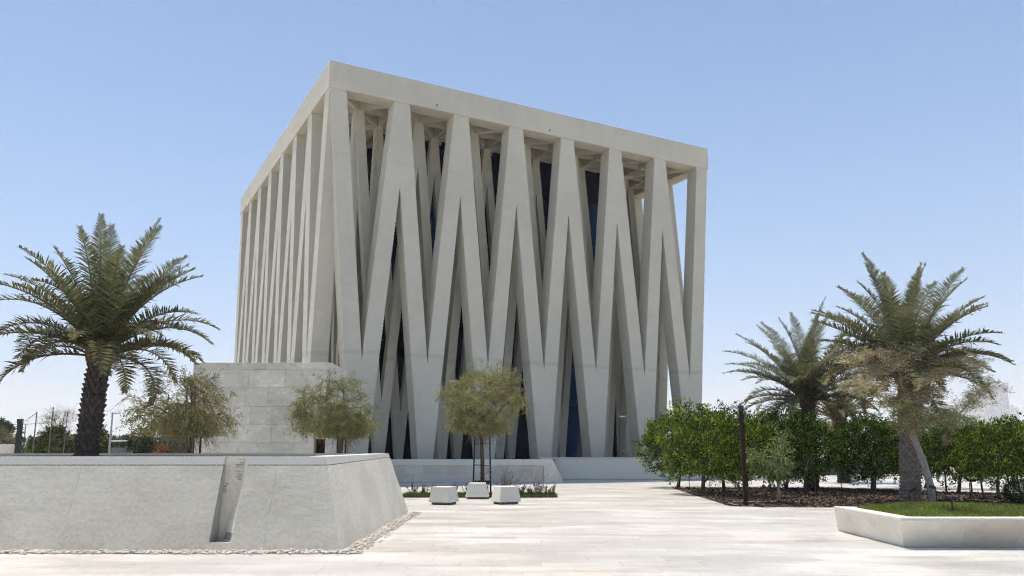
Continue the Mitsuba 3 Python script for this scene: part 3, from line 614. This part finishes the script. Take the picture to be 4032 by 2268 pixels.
# ---------------------------------------------------------------- date palms
def frond(L, el, az, seed, droop, c0, c1, leaf=.42, pairs=58, width=.042, twist=0.0):
    g = np.random.default_rng(seed); n = 22; t = np.linspace(0, 1, n)
    ang = el - droop * t ** 1.6; s = L / (n - 1)
    x = np.concatenate([[0], np.cumsum(np.cos(ang[:-1]) * s)]); z = np.concatenate([[0], np.cumsum(np.sin(ang[:-1]) * s)]); y = twist * t ** 2 * L * .2
    C = np.column_stack([x, y, z]); rach = tube(C, np.linspace(.032, .005, n), 5)
    tt = np.linspace(.14, .995, pairs); i0 = np.clip((tt * (n - 1)).astype(int), 0, n - 2); fr = (tt * (n - 1) - i0)[:, None]
    P = C[i0] * (1 - fr) + C[i0 + 1] * fr; Tn = C[i0 + 1] - C[i0]; Tn /= np.linalg.norm(Tn, axis=1, keepdims=True)
    side = np.cross(Tn, [0, 0, 1.0]); side /= np.linalg.norm(side, axis=1, keepdims=True) + 1e-9; upv = np.cross(side, Tn)
    ll = leaf * np.clip(np.sin(np.pi * np.clip(.12 + .9 * tt, 0, 1)) ** .55, .25, 1); vs, fs, cs, o = [], [], [], 0
    for sg in (-1, 1):
        fwd = (.28 + .62 * tt ** 1.5)[:, None] + g.normal(0, .1, (pairs, 1)); lift = g.normal(.38, .22, (pairs, 1))
        d = Tn * fwd + sg * side + upv * lift; d += g.normal(0, .05, d.shape); d /= np.linalg.norm(d, axis=1, keepdims=True)
        Ln = (ll * g.uniform(.85, 1.1, pairs))[:, None]; nrm = np.cross(d, Tn); nrm /= np.linalg.norm(nrm, axis=1, keepdims=True); w = np.cross(d, nrm) * width
        drop = np.array([0, 0, -1.0]) * Ln * g.uniform(.02, .16, (pairs, 1))
        v = np.stack([P - w * .35, P + w * .35, P + d * Ln * .5 + w * .5, P + d * Ln * .5 - w * .5, P + d * Ln + drop], 1).reshape(-1, 3)
        b = np.arange(pairs)[:, None] * 5; fs += [b + [0, 1, 2] + o, b + [0, 2, 3] + o, b + [3, 2, 4] + o]; vs.append(v); o += len(v)
        q = np.clip(g.normal(.5, .25, pairs), 0, 1)[:, None]; cs.append(np.repeat(np.array(c0) * (1 - q) + np.array(c1) * q, 5, 0))
    m = trimesh.Trimesh(np.vstack(vs), np.vstack(fs), process=False); c = np.vstack(cs)
    rc = np.tile(np.array([.22, .20, .10]) * .8, (len(rach.vertices), 1)); c = np.vstack([c, rc]); m = trimesh.Trimesh(np.vstack([m.vertices, rach.vertices]), np.vstack([m.faces, rach.faces + len(m.vertices)]), process=False)
    m.apply_transform(trimesh.transformations.rotation_matrix(az, [0, 0, 1])); return m, c
def palm(label, x, y, z0, z1, rt, L, n, seed, lean=(0, 0), top=(0, 0), trunk_mat=None, low=.30, c_dark=(.055, .07, .03), c_lit=(.24, .25, .13), dead=4, pairs=58, leaf=.42, up_bias=.72, boots=True, width=.042):
    g = np.random.default_rng(seed); k = thing('date_palm', label, 'palm tree'); H = z1 - z0
    axis = lambda t: np.array([x + lean[0] * t, y + lean[1] * t, z0 + H * t])
    part(k, 'trunk', tube([axis(t) for t in np.linspace(0, 1, 10)], np.linspace(rt * 1.12, rt * .98, 10), 14), trunk_mat, smooth=40)
    vs = []
    if boots:
        rows = int(H / .115)
        for r in range(rows):
            m = 11; t = (r + .5) / rows
            for j in range(m):
                a = 2 * np.pi * (j + .5 * (r % 2) + g.uniform(-.1, .1)) / m; c = axis(t); rr = rt * (1.10 - .12 * t)
                o = np.array([math.cos(a), math.sin(a), 0]); s = np.array([-o[1], o[0], 0]); w = rr * .31; hh = .085 * g.uniform(.8, 1.2); pj = .07 * g.uniform(.6, 1.5)
                b = c + o * (rr - .015)
                vs.append(hull([b - s * w - [0, 0, hh], b + s * w - [0, 0, hh], b + s * w * .7 + o * pj + [0, 0, hh * .7], b - s * w * .7 + o * pj + [0, 0, hh * .7], b - s * w * .6 + [0, 0, hh * 1.1], b + s * w * .6 + [0, 0, hh * 1.1]]))
        part(k, 'leaf_base_stubs', cat([tm(q) for q in vs]), trunk_mat, kind='stuff')
    tip = axis(1.0)
    st = []
    for i in range(26):
        a = i * 2.4; o = np.array([math.cos(a), math.sin(a), 0]); t = i / 26; p = tip + [0, 0, -.25 + .5 * t]
        st.append(tube([p + o * rt * .6, p + o * (rt * 1.25) + [0, 0, .16], p + o * (rt * 1.5) + [0, 0, .38]], [.075, .06, .035], 5))
    st += [tube([tip + [0, 0, -.2], tip + [0, 0, .5]], [rt * 1.0, rt * .5], 10)]
    part(k, 'crown_base', cat(st), bsdf('mat_palm_boot', pr((.17, .12, .07), .9, .15)) if 'mat_palm_boot' not in scene else 'mat_palm_boot')
    for i in range(n):
        t = (i + .5) / n; az = i * 2.39996 + g.uniform(-.25, .25)
        el = 1.40 - (1.40 - low) * t ** up_bias + g.normal(0, .13); dr_ = (.36 + 1.3 * t) * g.uniform(.75, 1.2)
        mix = np.clip((t - .45) * 1.1 + g.normal(0, .15), 0, 1)
        c0 = np.array(c_dark) * (1 - mix) + np.array((.10, .08, .04)) * mix; c1 = np.array(c_lit) * (1 - mix) + np.array((.27, .22, .125)) * mix
        if i >= n - dead: c0, c1 = (.16, .125, .07), (.38, .31, .19); el -= .55
        m, c = frond(L * g.uniform(.86, 1.08) * (1.12 - .26 * t), el, az, seed * 100 + i, dr_, c0, c1, leaf=leaf * g.uniform(.9, 1.1), pairs=pairs, width=width, twist=g.normal(0, .6))
        o = np.array([math.cos(az), math.sin(az), 0]) * rt * .45; m.apply_translation(tip + o + [top[0] * t, top[1] * t, .42 - .42 * t])
        part(k, 'frond', m, FROND, color=c)
    return k
PALM_D = bsdf('mat_palm_bark_dark', pr(tex(lambda p, n, uv: MIX((.05, .044, .04), (.15, .13, .11), FB(p.x * 14, p.y * 14, p.z * 9, octaves=4))), .95, .1))
PALM_L = bsdf('mat_palm_bark_light', pr(tex(lambda p, n, uv: MIX((.12, .10, .085), (.27, .235, .20), FB(p.x * 14, p.y * 14, p.z * 9, octaves=4))), .95, .1))
palm('large date palm with dark scaly trunk growing inside the big planter wall', -10.05, 19.0, 1.33, 3.85, .215, 2.78, 54, 3, (.12, 0), trunk_mat=PALM_D, dead=0, low=.25, width=.034, pairs=66, leaf=.47)
palm('tall date palm with pale scaly trunk rising behind the lawn planter', 13.15, 26.85, 0, 4.1, .26, 3.5, 64, 5, (.22, 0), trunk_mat=PALM_L, dead=2, low=.22, leaf=.55, pairs=74, c_lit=(.25, .26, .15))
palm('date palm standing behind the citrus trees left of the tall palm', 13.9, 37.7, 0, 3.9, .27, 4.0, 62, 7, (.1, 0), trunk_mat=PALM_D, dead=2, low=.20, leaf=.56, pairs=72, c_lit=(.25, .26, .145))
palm('short date palm with low drooping crown far behind the citrus trees', 18.6, 45.5, 0, 3.4, .27, 2.6, 34, 9, (0, 0), trunk_mat=PALM_D, dead=3, low=.40)

# ---------------------------------------------------------------- mulch bed and citrus trees
k = thing('mulch_bed', 'brown bark mulch bed under the citrus trees', None, kind='structure')
BED = Polygon([(7.60, 38.8), (6.76, 25.30), (9.76, 24.75), (15.5, 24.5), (24.0, 24.6), (24.0, 32.5), (19.6, 33.6), (14.75, 38.6)])
put(k, sheet(list(BED.exterior.coords)[:-1], .010), MULCH)
k = thing('mulch_chips', 'loose bark chips scattered over the bed under the citrus trees', 'mulch', kind='stuff')
g = np.random.default_rng(41); pts = []
while len(pts) < 15000:
    x, y = g.uniform(6.7, 24), 24.4 + 14.3 * g.random() ** 1.7
    if BED.contains(Point(x, y)): pts.append((x, y, .012 + abs(g.normal(0, .018))))
P = np.array(pts); D = g.normal(size=P.shape); D[:, 2] *= .25
m, c = leaf_cloud(P, D, g.uniform(.05, .16, len(P)), g.uniform(.025, .06, len(P)), g, (.025, .019, .015), (.16, .12, .092), tri=True, var=g.random(len(P)) ** 2); soft(m, c, k, VERT)

def citrus_crown(seed, R, zc, rz, clusters=1300, per=6, c0=(.016, .038, .006), c1=(.30, .38, .04)):
    g = np.random.default_rng(seed); n = clusters; u = g.normal(size=(n, 3)); u /= np.linalg.norm(u, axis=1, keepdims=True)
    lump = 1 + .55 * (meshkit.fbm(u * 1.9 + seed * 3.7, 3) - .5) * 2 + .10 * (meshkit.noise(u * 6 + seed) - .5) * 2
    r = np.where(g.random(n) < .84, g.uniform(.80, 1.05, n), g.uniform(.35, .85, n)); C = u * (r * lump)[:, None] * [R, R, rz]; C[:, 2] += zc
    k = g.random(n) < .05; C[k] *= [1.08, 1.08, 1.0]; C[k, 2] += .16
    idx = np.repeat(np.arange(n), per); out = u[idx] * [.7, .7, .5] + [0, 0, .45]; D = out + g.normal(0, .75, (len(idx), 3)); P = C[idx] + g.normal(0, .07, (len(idx), 3))
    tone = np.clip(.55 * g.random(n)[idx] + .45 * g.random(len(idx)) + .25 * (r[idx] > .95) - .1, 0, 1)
    return leaf_cloud(P, D, g.uniform(.095, .165, len(P)), g.uniform(.046, .074, len(P)), g, c0, c1, fold=.3, var=tone ** 2.2)
def citrus_wood(seed, zc, R):
    g = np.random.default_rng(seed); f = np.array([g.normal(0, .12), g.normal(0, .1), .95]); m = [tube(curve((0, 0, 0), f, (g.normal(0, .05), 0, 0)), np.linspace(.085, .06, 6), 8)]
    for i in range(7):
        a = 6.28 * i / 7 + g.uniform(-.3, .3); e = np.array([math.cos(a) * R * .7, math.sin(a) * R * .7, zc + g.uniform(-.4, .9)]); m.append(tube(curve(f, e, (0, 0, .2), 7), np.linspace(.042, .01, 7), 6))
    return cat(m)
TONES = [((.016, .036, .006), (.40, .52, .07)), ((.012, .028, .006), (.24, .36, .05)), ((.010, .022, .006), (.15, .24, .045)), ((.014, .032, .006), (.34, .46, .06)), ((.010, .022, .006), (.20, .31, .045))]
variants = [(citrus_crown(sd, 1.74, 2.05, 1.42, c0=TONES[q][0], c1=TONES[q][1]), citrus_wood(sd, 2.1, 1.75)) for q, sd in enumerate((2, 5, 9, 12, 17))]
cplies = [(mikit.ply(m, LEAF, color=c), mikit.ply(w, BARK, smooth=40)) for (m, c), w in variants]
CIT = [(7.72, 32.8, 0, .4, 1.0, 1.0, 'round green citrus tree at the left corner of the mulch bed nearest the cube'),
       (7.95, 38.9, 1, 2.2, 1.0, 1.0, 'green citrus tree standing behind the corner tree beside the low wall'),
       (9.2, 35.2, 2, 1.1, .92, 1.08, 'green citrus tree second from the left, half hidden by its neighbours'),
       (8.75, 30.4, 3, 4.0, .78, 1.05, 'green citrus tree with leaning trunk just left of the brown camera post'),
       (12.3, 36.6, 2, 3.0, 1.02, .98, 'dark citrus tree behind the young pale tree'),
       (11.75, 32.6, 4, 5.1, .84, 1.06, 'citrus tree with low leafy skirt right of the young pale tree'),
       (14.9, 33.4, 4, .2, .88, 1.0, 'citrus tree just left of the tall palm trunk'),
       (18.45, 33.6, 1, 1.5, .90, .95, 'citrus tree with two stakes right of the leaning pale trunk'),
       (17.6, 29.4, 3, 2.9, .80, .98, 'bright citrus tree at the right edge of the photo'),
       (21.0, 31.5, 2, 4.4, 1.02, .82, 'citrus tree farthest to the right, cut by the photo edge'),
       (16.6, 37.4, 4, 5.6, 1.05, .86, 'citrus tree in the back row behind the tall palm trunk'),
       (11.2, 39.0, 1, .9, 1.0, .95, 'citrus tree in the back row seen through the gap behind the brown post'),
       (19.6, 38.5, 2, 2.2, 1.05, .86, 'citrus tree in the back row above the two staked trunks'),
       (22.6, 36.5, 1, 3.6, 1.1, .80, 'citrus tree in the back row near the right edge')]
for x, y, v, a, sc, sz, lab in CIT:
    k = thing('citrus_tree', lab, 'tree', 'clipped citrus trees in the mulch bed')
    w = T().translate([x, y, 0]).rotate([0, 0, 1], math.degrees(a)).scale([sc, sc, sc * sz])
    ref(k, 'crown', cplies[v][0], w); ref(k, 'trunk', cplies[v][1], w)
def stakes(label, pts):
    k = thing('tree_stakes', label, 'tree stake')
    for x, y, dx, h in pts: part(k, 'stake', tube([(x, y, 0), (x + dx, y, h)], [.035, .03], 8), bsdf('mat_stake_brown', pr((.10, .065, .05), .85, .2)) if 'mat_stake_brown' not in scene else 'mat_stake_brown')
stakes('two brown stakes either side of the trunk right of the leaning pale tree', [(17.9, 33.5, .02, 2), (18.95, 33.5, 0, 2)])
stakes('two reddish brown stakes beside the rightmost citrus trunk', [(17.15, 29.6, -.12, 2), (18.15, 29.0, -.2, 2)])
stakes('pale brown stake in front of the dark citrus right of the young tree', [(11.8, 31.55, -.08, 2)])
stakes('brown stake next to the corner citrus trunk', [(7.72, 32.6, 0, 1.6)])

# young pale tree
gk = plant_feathery('young_tree', 'small young tree with pale trunk and thin grey green leaves beside the brown post', 'tree', 8.83, 27.0, 0, seed=61, h_fork=.80, crown_c=(-.03, 0, 1.50), crown_r=(1.0, .85, .85), trunk_r=.045, limbs=8, nb=6, nt=4, leaves=2300, c0=(.06, .09, .025), c1=(.26, .33, .11), wood=BARK_G, fine=TWIGP, leaf=LEAF, leaf_len=.15, leaf_w=.06, droop=.0)
# thorny dry acacia leaning over the planter
def acacia():
    g = np.random.default_rng(15); k = thing('dry_acacia', 'thin pale tree with leaning trunk and dry tan crown in front of the tall palm', 'tree')
    base = np.array([13.45, 26.0, 0]); f1 = np.array([12.93, 26.0, 2.3]); f2 = np.array([13.28, 26.0, 3.15])
    wood = [tube(np.vstack([curve(base, f1, (.10, 0, 0), 8)]), np.linspace(.125, .095, 8), 9)]
    limbs = [(f1, (12.7, 25.9, 4.35), .06), (f1, (13.6, 26.1, 3.5), .075), ((13.6, 26.1, 3.5), (13.75, 26.0, 4.3), .05), ((12.7, 25.9, 4.35), (12.1, 26.0, 4.8), .035), ((12.7, 25.9, 4.35), (13.1, 25.8, 4.95), .03), (f1, (12.1, 25.6, 3.3), .035), ((13.75, 26, 4.3), (14.7, 26, 4.75), .035), ((13.75, 26, 4.3), (13.3, 26.3, 4.8), .03),
             ((13.75, 26, 4.3), (15.2, 25.8, 4.35), .03), ((12.1, 25.6, 3.3), (11.2, 25.7, 3.9), .025), ((12.1, 26, 4.8), (11.0, 26.1, 4.5), .025), ((12.7, 25.9, 4.35), (11.6, 26.2, 4.3), .028), ((13.1, 25.8, 2.6), (14.2, 25.5, 2.75), .03), ((14.2, 25.5, 2.75), (15.3, 25.5, 3.9), .022), (f1, (12.7, 25.5, 2.75), .03)]
    tips = []
    for a, b, r in limbs:
        C = curve(a, b, g.normal(0, .07, 3), 7); wood.append(tube(C, np.linspace(r, max(.01, r * .5), 7), 6))
        for j in range(24):
            p = C[g.integers(2, 7)] + g.normal(0, .05, 3); d = g.normal(0, 1, 3); d[2] = d[2] * .28 - .05; d /= np.linalg.norm(d); L = g.uniform(.3, .75)
            tips.append(curve(p, p + d * L + [0, 0, -.1], (0, 0, .07), 6))
    fine = [tube(c, np.linspace(.010, .003, 6), 3, False) for c in tips]
    for c in list(tips):
        for j in range(5):
            p = c[g.integers(1, 6)]; d = g.normal(0, 1, 3); d[2] *= .5; d /= np.linalg.norm(d); q = curve(p, p + d * g.uniform(.15, .4), (0, 0, .03), 6); tips.append(q); fine.append(tube(q, np.linspace(.006, .002, 6), 3, False))
    Cs = np.array(tips); idx = np.repeat(np.arange(len(Cs)), 15); t = g.uniform(0, 1, len(idx)) * 5; i0 = np.clip(t.astype(int), 0, 4); fr = (t - i0)[:, None]
    P = Cs[idx, i0] * (1 - fr) + Cs[idx, i0 + 1] * fr + g.normal(0, .06, (len(idx), 3)); D = g.normal(size=P.shape); D[:, 2] *= .6
    low = P[:, 2] < 3.3
    tone = np.clip(g.random(len(P)) + .25 * (P[:, 2] - 4), 0, 1)
    m, c = leaf_cloud(P, D, g.uniform(.05, .11, len(P)), .022, g, (.34, .31, .16), (.70, .62, .40), tri=True, var=tone)
    greenish = np.repeat(low, 4); c[greenish] *= [.72, .86, .55]
    part(k, 'trunk', cat(wood), BARK_G, smooth=40); part(k, 'twigs', cat(fine), TWIGP); part(k, 'crown', m, TWIG, color=c)
acacia()
k = thing('round_shrub', 'dense dark green clipped ball shrub at the right edge by the mulch bed', 'shrub')
g = np.random.default_rng(19); u = g.normal(size=(5200, 3)); u /= np.linalg.norm(u, axis=1, keepdims=True); r = g.uniform(.82, 1.03, (5200, 1)); P = u * r * [.62, .62, .40] + [16.95, 26.9, .36]; P = P[P[:, 2] > 0]
m, c = leaf_cloud(P, u[:len(P)] + g.normal(0, .5, P.shape), .06, .025, g, (.018, .035, .010), (.09, .12, .035), tri=True); part(k, 'foliage', m, LEAF, color=c); part(k, 'stem', cyl(16.95, 26.9, 0, .35, .05), BARK)

# ---------------------------------------------------------------- posts, cameras, spotlights
def camera_post(label, x, y, h, w, mat, d):
    k = thing('camera_post', label, 'post')
    part(k, 'post', chamfer_box(x - w / 2, x + w / 2, y - w / 2, y + w / 2, 0, h - .18, .01), mat)
    part(k, 'head', chamfer_box(x - w * .62, x + w * .62, y - w * .62, y + w * .62, h - .18, h, .01), BLACK)
    part(k, 'camera', cat([tube([(x + d * w * .6, y, h - .12), (x + d * (w * .6 + .14), y - .05, h - .06)], .03, 8), tube([(x + d * (w * .6 + .10), y - .05, h - .05), (x + d * (w * .6 + .30), y - .10, h - .07)], [.045, .04], 10)]), WHITE if d > 0 else STEEL)
    part(k, 'spike', cat([cyl(x + s * w * .3, y, h, h + .16, .006) for s in (-1, 1)]), STEEL)
    return k
camera_post('tall brown square post with white camera at the front edge of the mulch bed', 7.30, 25.45, 3.12, .12, BROWN, -1)
camera_post('black square post with white camera behind the planter wall at the left', -21.5, 35, 3.09, .17, BLACK, 1)
camera_post('thin black post far behind the palm trunk near the gate', -40.2, 80, 3.3, .22, BLACK, 1)
def spotlight(label, x, y, z, h, heads):
    k = thing('garden_spotlight', label, 'spotlight', 'black garden spotlights')
    part(k, 'stem', cyl(x, y, z, z + h, .016, sides=8), BLACK)
    for dx, dz in heads: part(k, 'head', tube([(x + .02 * np.sign(dx), y, z + h), (x + dx, y - .02, z + h + dz)], [.045, .05], 10), BLACK)
spotlight('black twin spotlight on a stem right of the brown post', 8.0, 25.5, .01, .52, ((-.13, .1), (.12, .12)))
spotlight('single black spotlight behind the corner citrus trunk', 8.3, 38.0, .01, .62, ((.16, .02),))
spotlight('black spotlight standing at the left foot of the tall palm', 12.75, 26.1, .01, .42, ((.22, .06),))
spotlight('black spotlight standing at the right foot of the tall palm', 13.35, 25.6, .01, .55, ((-.18, .03),))
spotlight('black spotlight planted in the planter lawn', 8.1, 15.0, .56, .22, ((-.16, .05), (.05, .06)))
spotlight('grey twin spotlight under the right citrus trees', 16.85, 29.9, .01, .62, ((-.16, .14), (.22, .0)))
spotlight('black spotlight under the citrus in the middle of the bed', 14.6, 36.0, .01, .5, ((.14, .05),))
k = thing('irrigation_hose', 'grey irrigation hose lying on the mulch near the brown post', 'hose'); put(k, tube([(8.6, 27.1, .03), (7.5, 27.3, .035), (6.95, 26.2, .03), (7.05, 25.4, .03)], .02, 6), STEEL)

# ---------------------------------------------------------------- far side of the plaza at the right
k = thing('seat_wall', 'long low beige wall bounding the plaza behind the citrus trees', 'wall')
part(k, 'body', tm(hull([(35.3, 63.6, 0), (34.0, 50, 0), (35.3, 63.6, .46), (34.0, 50, .46), (36.0, 63.6, 0), (34.8, 50, 0), (36.0, 63.6, .46), (34.8, 50, .46)])), RENDER_W)
part(k, 'coping', tm(hull([(35.25, 63.65, .462), (33.95, 49.9, .462), (35.25, 63.65, .53), (33.95, 49.9, .53), (36.05, 63.65, .462), (34.85, 49.9, .462), (36.05, 63.65, .53), (34.85, 49.9, .53)])), COPING)
def hedge(label, x0, x1, y0, y1, h, n, seed, c0, c1, leaf=.13, name='hedge'):
    k = thing(name, label, 'hedge'); g = np.random.default_rng(seed); P = np.column_stack([g.uniform(x0, x1, n), g.uniform(y0, y1, n), h * g.random(n) ** .6])
    P[:, 2] *= .8 + .35 * meshkit.fbm(P * [.8, .8, 0] + seed, 2); D = g.normal(size=P.shape); D[:, 2] = abs(D[:, 2]) + .3
    m, c = leaf_cloud(P, D, leaf, leaf * .4, g, c0, c1, tri=True); part(k, 'foliage', m, LEAF, color=c); part(k, 'stems', cat([cyl(x, (y0 + y1) / 2, 0, h * .6, .02, sides=5) for x in np.linspace(x0 + .2, x1 - .2, 9)]), BARK)
hedge('dry yellow green hedge across the plaza seen under the citrus trees', 22.5, 34.8, 66.0, 68.5, 1.15, 15000, 6, (.06, .07, .015), (.27, .27, .08))
hedge('dark green far hedge line closing the plaza at the right', 30, 70, 76, 80, 3.0, 16000, 16, (.02, .035, .012), (.10, .12, .04), .25)
hedge('low dry bush in a bed left of the hedge across the plaza', 17.5, 22.0, 62.0, 64, .9, 5000, 26, (.07, .07, .02), (.27, .25, .10))

# ---------------------------------------------------------------- background at the left
plant_feathery('garden_tree', 'dense dark tree cut by the left edge of the photo', 'tree', -56.5, 88, 0, seed=71, h_fork=1.5, crown_c=(0, 0, 3.3), crown_r=(3.3, 3, 2.6), trunk_r=.18, limbs=9, leaves=22000, c0=(.02, .035, .012), c1=(.10, .13, .045), leaf=LEAF, leaf_len=.26, leaf_w=.11)
plant_feathery('garden_tree', 'dense green round tree just left of the palm trunk', 'tree', -40.0, 70, 0, seed=72, h_fork=1.3, crown_c=(0, 0, 2.55), crown_r=(2.2, 2, 1.5), trunk_r=.13, limbs=9, leaves=22000, c0=(.035, .05, .012), c1=(.15, .165, .05), leaf=LEAF, leaf_len=.2, leaf_w=.09)
plant_feathery('garden_tree', 'green round tree peeping out right of the palm trunk', 'tree', -37.0, 71, 0, seed=73, h_fork=1.3, crown_c=(0, 0, 2.5), crown_r=(1.7, 2, 1.45), trunk_r=.13, limbs=9, leaves=17000, c0=(.035, .05, .012), c1=(.15, .165, .05), leaf=LEAF, leaf_len=.2, leaf_w=.09)
plant_feathery('garden_tree', 'thin half bare tree rising above the round trees left of the palm', 'tree', -44.0, 78, 0, seed=74, h_fork=2.2, crown_c=(0, 0, 4.2), crown_r=(3.2, 2.5, 2.3), trunk_r=.12, limbs=10, leaves=7000, c0=(.12, .11, .06), c1=(.30, .27, .18), leaf_len=.12, leaf_w=.03, bare=.35)
plant_feathery('garden_tree', 'wispy dry tree between the black camera post and the round trees', 'tree', -47.5, 74, 0, seed=75, h_fork=1.3, crown_c=(0, 0, 2.6), crown_r=(2.2, 2, 1.7), trunk_r=.1, limbs=9, leaves=11000, c0=(.10, .10, .05), c1=(.26, .24, .14), leaf_len=.13, leaf_w=.03)
plant_feathery('garden_tree', 'dark green ball tree behind the wispy tree left of the stone block', 'tree', -37.0, 80, 0, seed=76, h_fork=1.4, crown_c=(0, 0, 2.75), crown_r=(1.6, 1.6, 1.35), trunk_r=.12, limbs=9, leaves=18000, c0=(.018, .03, .012), c1=(.085, .10, .04), leaf=LEAF, leaf_len=.2, leaf_w=.09)
plant_feathery('flowering_bush', 'orange red flowering bush behind the wispy tree left of the stone block', 'bush', -39.5, 90, 0, seed=77, h_fork=.5, crown_c=(0, 0, 1.55), crown_r=(1.7, 1.6, .95), trunk_r=.1, limbs=9, leaves=14000, c0=(.10, .075, .03), c1=(.50, .14, .05), leaf=LEAF, leaf_len=.18, leaf_w=.08)
hedge('dim far green tree line behind the wispy tree at the left', -110, -74, 190, 200, 5.5, 9000, 36, (.03, .045, .02), (.10, .12, .05), .7, 'tree_line')
hedge('grassy green bank beyond the planter wall at far left', -66, -50, 92, 96, 2.2, 9000, 46, (.06, .09, .02), (.16, .20, .06), .25, 'bank_hedge')
hedge('dark shrubbery beyond the gate right of the palm trunk', -52, -40, 98, 102, 2.8, 8000, 56, (.025, .035, .018), (.09, .10, .05), .3, 'shrubbery')
def lamp_post(label, x, y, h, r, arms, mat, name='lamp_post'):
    k = thing(name, label, 'lamp post'); part(k, 'pole', cyl(x, y, 0, h, r * 1.25, r * .8, 10), mat)
    for dx, dz in arms: part(k, 'arm', cat([tube([(x, y, h - .1), (x + dx * .6, y, h - .1 + dz * .7), (x + dx, y, h - .1 + dz)], r * .5, 6), tube([(x + dx, y, h - .1 + dz), (x + dx * 1.35, y, h - .08 + dz)], [r * .95, r * .6], 6)]), mat)
DUSTY = bsdf('mat_dusty_pole', pr((.13, .115, .10), .7, .25))
lamp_post('slim grey lamp pole standing alone right of the palm trunk', -33.0, 66, 4.95, .075, ((.5, .03),), STEEL)
lamp_post('brown lamp pole with short arm left of the half bare tree', -35.7, 60, 4.70, .045, ((-.9, -.55),), DUSTY)
lamp_post('tallest brown pole inside the half bare tree', -34.5, 60, 5.05, .045, (), DUSTY)
lamp_post('brown pole between the half bare tree and the palm trunk', -33.4, 60, 4.65, .035, (), DUSTY)
lamp_post('far double arm street lamp behind the black camera post', -68, 112, 5.7, .09, ((-2.2, .0), (2.2, .15)), STEEL)
lamp_post('far thin pole left of the black camera post', -59.5, 100, 3.9, .08, (), DUSTY)
lamp_post('thin dark pole behind the flowering bush', -46, 105, 3.8, .08, (), BLACK)
lamp_post('thin dark pole beside the thick forked trunk', -30.5, 80, 3.2, .06, (), BLACK)
k = thing('gate_frame', 'grey metal gate frame with panels right of the palm trunk', 'gate')
part(k, 'posts', cat([box(-39.9 + i * 2.5, -39.75 + i * 2.5, 79, 79.15, 0, 3.15) for i in range(2)]), STEEL); part(k, 'beam', box(-40.1, -36.9, 79, 79.15, 2.75, 2.9), WHITE)
part(k, 'panel', box(-39.74, -37.42, 79.05, 79.1, .2, 2.2), bsdf('mat_gate_panel', pr((.14, .16, .16), .4, .4)))
k = thing('garden_block', 'pale stone block wall end at the far left edge behind the planter', 'wall'); put(k, chamfer_box(-26, -22.55, 36, 36.6, 0, 2.02, .01), LIME)

# ---------------------------------------------------------------- far skyline at the right
def tower(label, x0, x1, y, h, storeys, wall, win, bays, depth=30, name='tower', crown=True):
    k = thing(name, label, 'building'); part(k, 'wall', box(x0, x1, y, y + depth, 0, h), wall)
    sh = h / (storeys + 1); bw = (x1 - x0) / bays; mw = mikit.ply(box(-bw * .33, bw * .33, -.8, .5, -sh * .28, sh * .28), win)
    for s in range(storeys):
        for b in range(bays): ref(k, 'window', mw, T().translate([x0 + bw * (b + .5), y, sh * (s + .75)]))
    if crown: part(k, 'roof', box(x0 + (x1 - x0) * .3, x0 + (x1 - x0) * .75, y + 5, y + depth - 5, h, h + h * .06), wall)
    return k
TW = bsdf('mat_tower_white', pr((.42, .43, .44), .8, .2)); TB = bsdf('mat_tower_blue', pr((.05, .10, .21), .25, .5)); TG = bsdf('mat_tower_teal', pr((.16, .30, .30), .4, .4)); TWN = bsdf('mat_tower_window', pr((.06, .08, .10), .3, .5))
tower('pale apartment tower with rows of dark balconies in the far haze', 2256, 2370, 4000, 274, 9, TW, TWN, 4, 60)
tower('slim blue glass tower tallest of the far skyline', 2612, 2744, 4400, 366, 8, TB, TWN, 3, 60, crown=False)
tower('stepped white tower right of the blue glass tower in the haze', 2824, 2924, 4600, 262, 8, TW, TWN, 3, 60)
tower('low teal glass building left in the far haze', 1530, 1630, 3000, 175, 4, TG, TWN, 4, 60, crown=False)
tower('low pale block between the teal building and the apartment tower', 1824, 1910, 3400, 192, 6, TW, TWN, 3, 60)
tower('far white tower at the right photo edge in the haze', 3120, 3280, 4700, 198, 6, TW, TWN, 4, 60)

# ---------------------------------------------------------------- the hazy air
scene['air'] = {'type': 'homogeneous', 'albedo': {'type': 'rgb', 'value': [.95, .96, .97]}, 'sigma_t': {'type': 'rgb', 'value': [1.7e-4, 1.8e-4, 2.0e-4]}}
scene['camera']['medium'] = {'type': 'ref', 'id': 'air'}
k = thing('haze', 'thin pale heat haze filling the air over the whole place', None, kind='stuff')
scene[k] = {'type': 'cube', 'to_world': T().translate([0, 0, 199]).scale([6200, 6200, 200]), 'bsdf': {'type': 'null'}, 'interior': {'type': 'ref', 'id': 'air'}}
